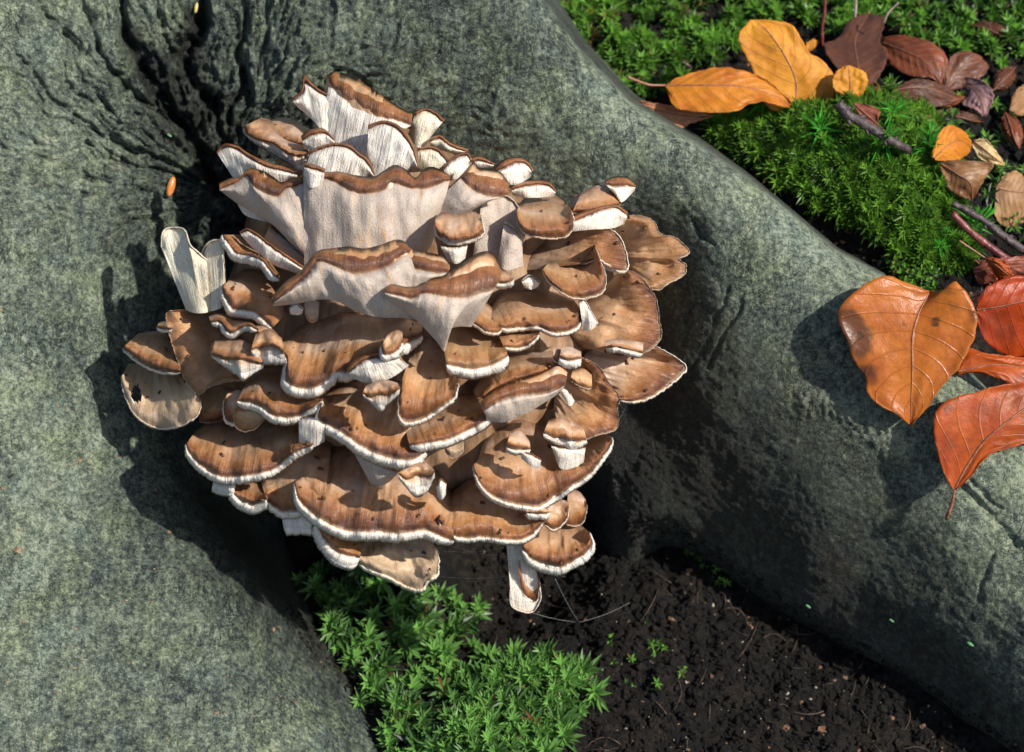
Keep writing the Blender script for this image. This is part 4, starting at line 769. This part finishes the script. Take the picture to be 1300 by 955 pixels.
# ------------------------------------------------------------------ twigs and stems
TWIG = plain_material('dark_twig', (.022, .014, .013), (.085, .055, .055), 260, .5, .002); REDT = plain_material('red_twig', (.10, .018, .018), (.22, .05, .045), 240, .4)
GREYT = plain_material('grey_stem', (.20, .15, .12), (.42, .34, .27), 300, .5)
def twig(name, label, z, pts, r0, r1, mat, w, buds=0, cat='twig'):
    q = np.array([(*Z[z]([p[:2]])[0], (p[2] if len(p) > 2 else 0)) for p in pts]); q = resample(q, 30)
    ww = np.array([w(a, b) if callable(w) else w for a, b in q[:, :2]]); pt = P(q[:, 0], q[:, 1], q[:, 2]+np.linspace(ww[0], ww[-1], 30))
    rad = np.linspace(r0, r1, 30)*(1+.18*np.array([perlin(np.array(k/2.3), np.array(3.3), 90) for k in range(30)]))*.01
    v, f = tube_data(pt, rad, 10); root = empty(name, pt[15], label, cat); child_fix(mesh_obj('stem', v, f, mat, root))
    for k in range(buds):
        i = int(3+k*24/max(1, buds)); t = pt[i+1]-pt[i]; t /= np.linalg.norm(t); s_ = np.cross(t, [.2, -.6, .8]); s_ /= np.linalg.norm(s_); s_ = s_*(1 if k % 2 else -1)
        b = [pt[i]+s_*rad[i]*.6, pt[i]+s_*rad[i]*1.2+t*rad[i]*.5, pt[i]+s_*rad[i]*1.6+t*rad[i]*1.1]
        v, f = tube_data(np.array(b), np.array([.5, .38, .1])*rad[i], 6); child_fix(mesh_obj('bud', v, f, mat, root))
    return root
twig('twig', 'dark knobbly twig lying on the moss cushion', 'r2', [(305,545,.3),(350,600,.3),(420,640,.3),(500,690,.3),(590,745,.2),(680,795,-.4)], .27, .19, TWIG, lambda a, b: -3.0, buds=7)
twig('twig', 'dark reddish twig running off the right edge', 'r4', [(820,340),(900,380),(1000,440),(1100,520),(1215,600),(1400,720)], .16, .24, TWIG, lambda a, b: -2.8, buds=4)
twig('twig', 'smooth red twig under the dark twig at the right', 'r4', [(820,395),(880,460),(960,530),(1040,590),(1110,640),(1250,740)], .17, .2, REDT, lambda a, b: -2.0)
twig('leaf_stalk', 'thin upright red stalk at the top beside the golden leaf', 'r2', [(225,240,0),(222,150,.5),(235,60,1),(240,-60,1.5)], .09, .08, REDT, lambda a, b: -10, cat='stalk')
twig('leaf_stalk', 'pale upright stalk above the dark leaf at the top', 'r2', [(395,90,0),(400,40,.2),(405,-60,.4)], .08, .06, GREYT, lambda a, b: -10.5, cat='stalk')
twig('leaf_stalk', 'thin grey curved stalk at the tip of the dark leaf', 'r2', [(548,120,0),(570,70,.2),(625,15,.4)], .07, .04, GREYT, lambda a, b: -10.5, cat='stalk')

# small things on the bark
def seed_thing(name, label, px, py, w, a, b, ang, mat, cat):
    th = np.linspace(0, np.pi, 11); ca, sa = math.cos(ang), math.sin(ang)
    path = [(px+ca*a*math.cos(t), py+sa*a*math.cos(t)) for t in th]
    q = np.array(path); v, f = tube_data(P(q[:, 0], q[:, 1], np.full(11, w+.1)), b*S*np.sin(np.clip(th, .12, np.pi-.12))**.8, 10)
    o = mesh_obj(name, v, f, mat); tag(o, label, cat); return o
tw1 = lambda x, y: float(tree_w(np.array([float(x)]), np.array([float(y)]))[0])
seed_thing('bud_scale', 'shiny orange brown bud scale stuck in the dark bark fissure', 217, 237, tw1(217, 237)+.15, 13, 5.5, math.radians(-75), plain_material('amber_scale', (.5, .17, .04), (.62, .25, .07), 200, .3), 'bud scale')
seed_thing('bud_scale', 'tiny yellow bud scale high in the bark fissure', 249, 10, tw1(249, 10)+.15, 7, 2.6, math.radians(-80), plain_material('yellow_scale', (.4, .33, .08), (.5, .4, .12), 200, .4), 'bud scale')

# crumbs of soil and litter on the ground between the roots
def crumbs(name, label, poly, count, s0, s1, mat, flat=1.0, cat='soil', on_tree=False):
    poly = np.array(poly, float); X = RNG.uniform(poly[:, 0].min(), poly[:, 0].max(), count*3); Y = RNG.uniform(poly[:, 1].min(), poly[:, 1].max(), count*3)
    k = inside_poly(X, Y, poly); X, Y = X[k][:count], Y[k][:count]; n = len(X); g, w = ground_hit(X, Y)
    if on_tree: g = P(X, Y, np.maximum(tree_w(X, Y), w))
    t = (1+5**.5)/2; iv = np.array([(-1,t,0),(1,t,0),(-1,-t,0),(1,-t,0),(0,-1,t),(0,1,t),(0,-1,-t),(0,1,-t),(t,0,-1),(t,0,1),(-t,0,-1),(-t,0,1)])/1.9
    fi = np.array([(0,11,5),(0,5,1),(0,1,7),(0,7,10),(0,10,11),(1,5,9),(5,11,4),(11,10,2),(10,7,6),(7,1,8),(3,9,4),(3,4,2),(3,2,6),(3,6,8),(3,8,9),(4,9,5),(2,4,11),(6,2,10),(8,6,7),(9,8,1)])
    sz = s0*(s1/s0)**(RNG.random(n)**2); ax3 = RNG.uniform(.5, 1.3, (n, 1, 3))*np.array([1, 1, flat]); V = iv[None]*ax3*(1+RNG.normal(0, .22, (n, 12, 1)))
    an = RNG.uniform(0, 6.28, n); c, s_ = np.cos(an)[:, None], np.sin(an)[:, None]
    V = np.stack([V[..., 0]*c-V[..., 1]*s_, V[..., 0]*s_+V[..., 1]*c, V[..., 2]], -1)*sz[:, None, None]+g[:, None, :]
    F = (fi[None]+np.arange(n)[:, None, None]*12).reshape(-1, 3)
    o = mesh_obj(name, V.reshape(-1, 3), F, mat, smoothed=False); tag(o, label, cat, kind='stuff'); return o
SOILP = [(600,700),(760,650),(880,700),(1000,775),(1200,900),(1300,1010),(600,1010)]
crumbs('soil_crumbs', 'dark crumbly soil between the two roots', SOILP, 9000, .0005, .0024, SOIL)
crumbs('soil_grit', 'pale grains scattered over the dark soil', SOILP, 260, .0004, .0009, plain_material('pale_grit', (.20, .17, .12), (.40, .36, .28), 500, .6), cat='grit')
crumbs('litter_flakes', 'brown litter flakes on the dark soil', SOILP, 140, .0008, .0024, plain_material('litter', (.10, .05, .025), (.22, .12, .06), 300, .6), flat=.25, cat='litter')
BACKP = [(700,-40),(1380,-40),(1380,420),(1150,390),(1000,270),(800,120)]
crumbs('soil_crumbs', 'dark crumbly humus behind the right root', BACKP, 7000, .0007, .0036, SOIL)
crumbs('litter_flakes', 'brown litter flakes among the moss behind the root', BACKP, 500, .0012, .0045, plain_material('litter_back', (.08, .04, .025), (.20, .10, .055), 300, .6), flat=.25, cat='litter')
def blades(name, label, pts, mat):
    jit = RNG.normal(0, .25, (len(pts), 3)); return moss(name, label, np.array(pts), jit, .011, mat, nl=8, whorls=3, leaf_w=.11, open_=1.35)
hp = []
for px, py in ((922,142),(930,140),(965,148),(972,150),(1130,165),(1138,160),(1180,200),(1172,205),(1235,305),(1228,310),(1200,325),(1190,330),(1120,190),(1040,185)):
    g = ground_hit(np.array(float(px)), np.array(float(py)))[0]; g[2] += .006; hp.append(g)
blades('haircap_moss', 'bright spiky star sprigs sticking out of the moss cushion', hp, moss_material('spiky_moss', (.05, .28, .03), (.16, .55, .07), 0))

# spider threads below the cluster
web = empty('spider_web', P(700, 720, -2), 'fine white spider threads strung below the cluster', 'spider web')
WEB = plain_material('web_thread', (.5, .5, .5), (.6, .6, .6), 100, .4)
for a, b, wa_, wb_ in (((555,732),(650,731),.3,.2),((560,690),(655,708),.4,.2),((565,700),(640,695),.4,.2),((655,770),(730,790),-.5,-4),((705,735),(735,790),.5,-4),((735,790),(800,765),-4,-4.5),((780,540),(800,505),1,2)):
    q = np.array([(a[0]+(b[0]-a[0])*k/9, a[1]+(b[1]-a[1])*k/9+3*math.sin(math.pi*k/9), wa_+(wb_-wa_)*k/9) for k in range(10)])
    v, f = tube_data(P(q[:, 0], q[:, 1], q[:, 2]), .00004, 4); child_fix(mesh_obj('thread', v, f, WEB, web))

# specks of litter caught on the caps
sp_ = []
for vf, n in CAPTOPS:
    for _ in range(int(1+n/28)):
        r_, c_ = RNG.integers(4, NF-1), RNG.integers(2, n-2); sp_.append(vf[r_*n+c_]+np.array([0, -.0003, .0006]))
sp_ = np.array(sp_); k_ = len(sp_); qd = np.array([(-1,-.4,0),(1,-.5,.1),(1.1,.5,0),(-.9,.5,.2)])
an_ = RNG.uniform(0, 6.28, k_); sc_ = RNG.uniform(.0004, .0011, k_)
vv = np.stack([sp_+(math.sqrt(1)*np.stack([(q[0]*np.cos(an_)-q[1]*np.sin(an_)), (q[0]*np.sin(an_)+q[1]*np.cos(an_)), np.full(k_, q[2]+.3)], 1))*sc_[:, None] for q in np.vstack([qd, qd-np.array([0, 0, .7])])], 1).reshape(-1, 3)
ff_ = np.concatenate([np.arange(k_)[:, None]*8+np.array(f) for f in ((0,1,2,3),(4,7,6,5),(0,4,5,1),(1,5,6,2),(2,6,7,3),(3,7,4,0))])
tag(mesh_obj('litter_specks', vv, ff_, plain_material('speck', (.03, .013, .008), (.16, .07, .03), 500, .6)), 'tiny dark litter specks lying on the mushroom caps', 'litter', kind='stuff')
# more small leaves half buried in the litter at the upper right
k = 0
for (px, py, L_, W_, an, mt, txt) in ((1262,40,30,10,.3,DARKL,'dark brown leaf partly hidden by moss near the top right corner'),(1150,128,34,12,-.4,DARKL,'dark leaf lying flat left of the pinkish grey leaf'),(1285,165,26,11,1.2,TANRED,'small russet leaf by the right border under the moss'),(1172,148,20,8,.5,TAN,'small tan leaf scrap at the upper edge of the moss cushion'),
    (1205,128,22,7,-.2,TANRED,'narrow russet scrap among the dark litter'),(1275,100,22,11,-.8,DARKL,'small dark crumpled leaf at the right below the moss'),(1225,150,24,7,.2,DARKL,'thin dark scrap above the ribbed orange leaf'),(1010,118,34,10,.1,TAN,'pale brown leaf edge under the golden leaf'),(1255,345,24,9,.7,DARKL,'dark scrap in the shade left of the rolled orange leaf'),(895,118,26,8,.6,DARKL,'dark scrap in the gap left of the golden leaf')):
    ca, sa = math.cos(an), math.sin(an); f = lambda u, v: (px+(u*ca-v*sa)*L_, py+(u*sa+v*ca)*L_)
    Z['raw'] = lambda pts: [(p[0], p[1]) for p in pts]
    w_ = W_/L_; leaf(txt, 'raw', [(*f(-1,0),0),(*f(-.3,0),.4),(*f(.4,.05),.4),(*f(1,0),0)], [(*f(-1,0),0),(*f(-.4,-w_),.1),(*f(.4,-w_),.2),(*f(1,0),0)], [(*f(-1,0),0),(*f(-.4,w_),.1),(*f(.4,w_*.9),.0),(*f(1,0),0)], lambda a, b: gw(a, b)+.9, mt, pleat=.05, thickmid=.03)

GRN = plain_material('lichen_green', (.06, .20, .07), (.16, .34, .14), 400, .7)
for px, py, a_, txt in ((211,131,3.6,'tiny bright green flake in the dark bark hollow'),(258,232,3.4,'small pale green flake just left of the cluster top'),(215,172,3.5,'tiny green flake above the orange bud scale'),
    (1026,770,3.8,'small green flake on the soil beside the right root'),(1132,788,3.6,'curved green flake low on the right root'),(1232,818,5,'longer green flake low at the right corner')):
    w_ = max(tw1(px, py), gw(px, py))
    seed_thing('lichen_flake', txt, px, py, w_+.08, a_, a_*.45, .6, GRN, 'lichen')

# soil and rootlets banked against the root
FOOT = [(780,655),(860,655),(925,705),(1010,765),(1090,812),(1170,860),(1320,960),(1260,1010),(1100,900),(1000,800),(900,720),(800,690)]
crumbs('soil_crumbs', 'damp soil banked against the foot of the right root', FOOT, 2600, .0004, .0020, SOIL, on_tree=True)
crumbs('soil_crumbs', 'damp soil banked against the foot of the left root', [(330,735),(380,780),(430,830),(480,880),(560,960),(500,960),(430,870),(370,800)], 900, .0004, .0018, SOIL, on_tree=True)
crumbs('bark_grit', 'small brown and pale scraps lying on the left bark', [(0,380),(100,380),(240,620),(440,860),(300,950),(0,950)], 34, .0006, .0016, plain_material('scrap', (.16, .07, .03), (.34, .24, .14), 500, .6), flat=.3, cat='litter', on_tree=True)
RV, RF, ro = [], [], 0
for k in range(70):
    a_, b_ = RNG.uniform(620, 1220), RNG.uniform(700, 960)
    if not inside_poly(np.array(a_), np.array(b_), SOILP): continue
    th = RNG.uniform(0, 3.14); L_ = RNG.uniform(6, 26); tt_ = np.linspace(-1, 1, 7); cv = RNG.uniform(-.5, .5)
    qx = a_+L_*(tt_*math.cos(th)-cv*tt_**2*math.sin(th)); qy = b_+L_*(tt_*math.sin(th)+cv*tt_**2*math.cos(th)); g, _w = ground_hit(qx, qy); g[:, 2] += .0012+.0012*np.cos(tt_*2)
    v, f = tube_data(g, RNG.uniform(.0001, .00028), 5); RV.append(v); RF.append(f+ro); ro += len(v)
tag(mesh_obj('rootlets', np.concatenate(RV), np.concatenate(RF), plain_material('rootlet', (.03, .018, .012), (.10, .065, .045), 300, .6)), 'thin brown rootlets and fibres lying on the dark soil', 'rootlets', kind='stuff')
ground_moss('moss_patch', 'tiny green moss tufts at the crack under the right root', [(868,690),(895,700),(925,735),(905,740),(880,715)], 7, .0035, M2, nl=6, whorls=2, leaf_w=.35)
ground_moss('moss_patch', 'sparse green moss specks on the soil at the bottom', [(770,790),(860,780),(880,870),(780,880)], 9, .0030, M2, thin=.26, nl=6, whorls=2, leaf_w=.35)
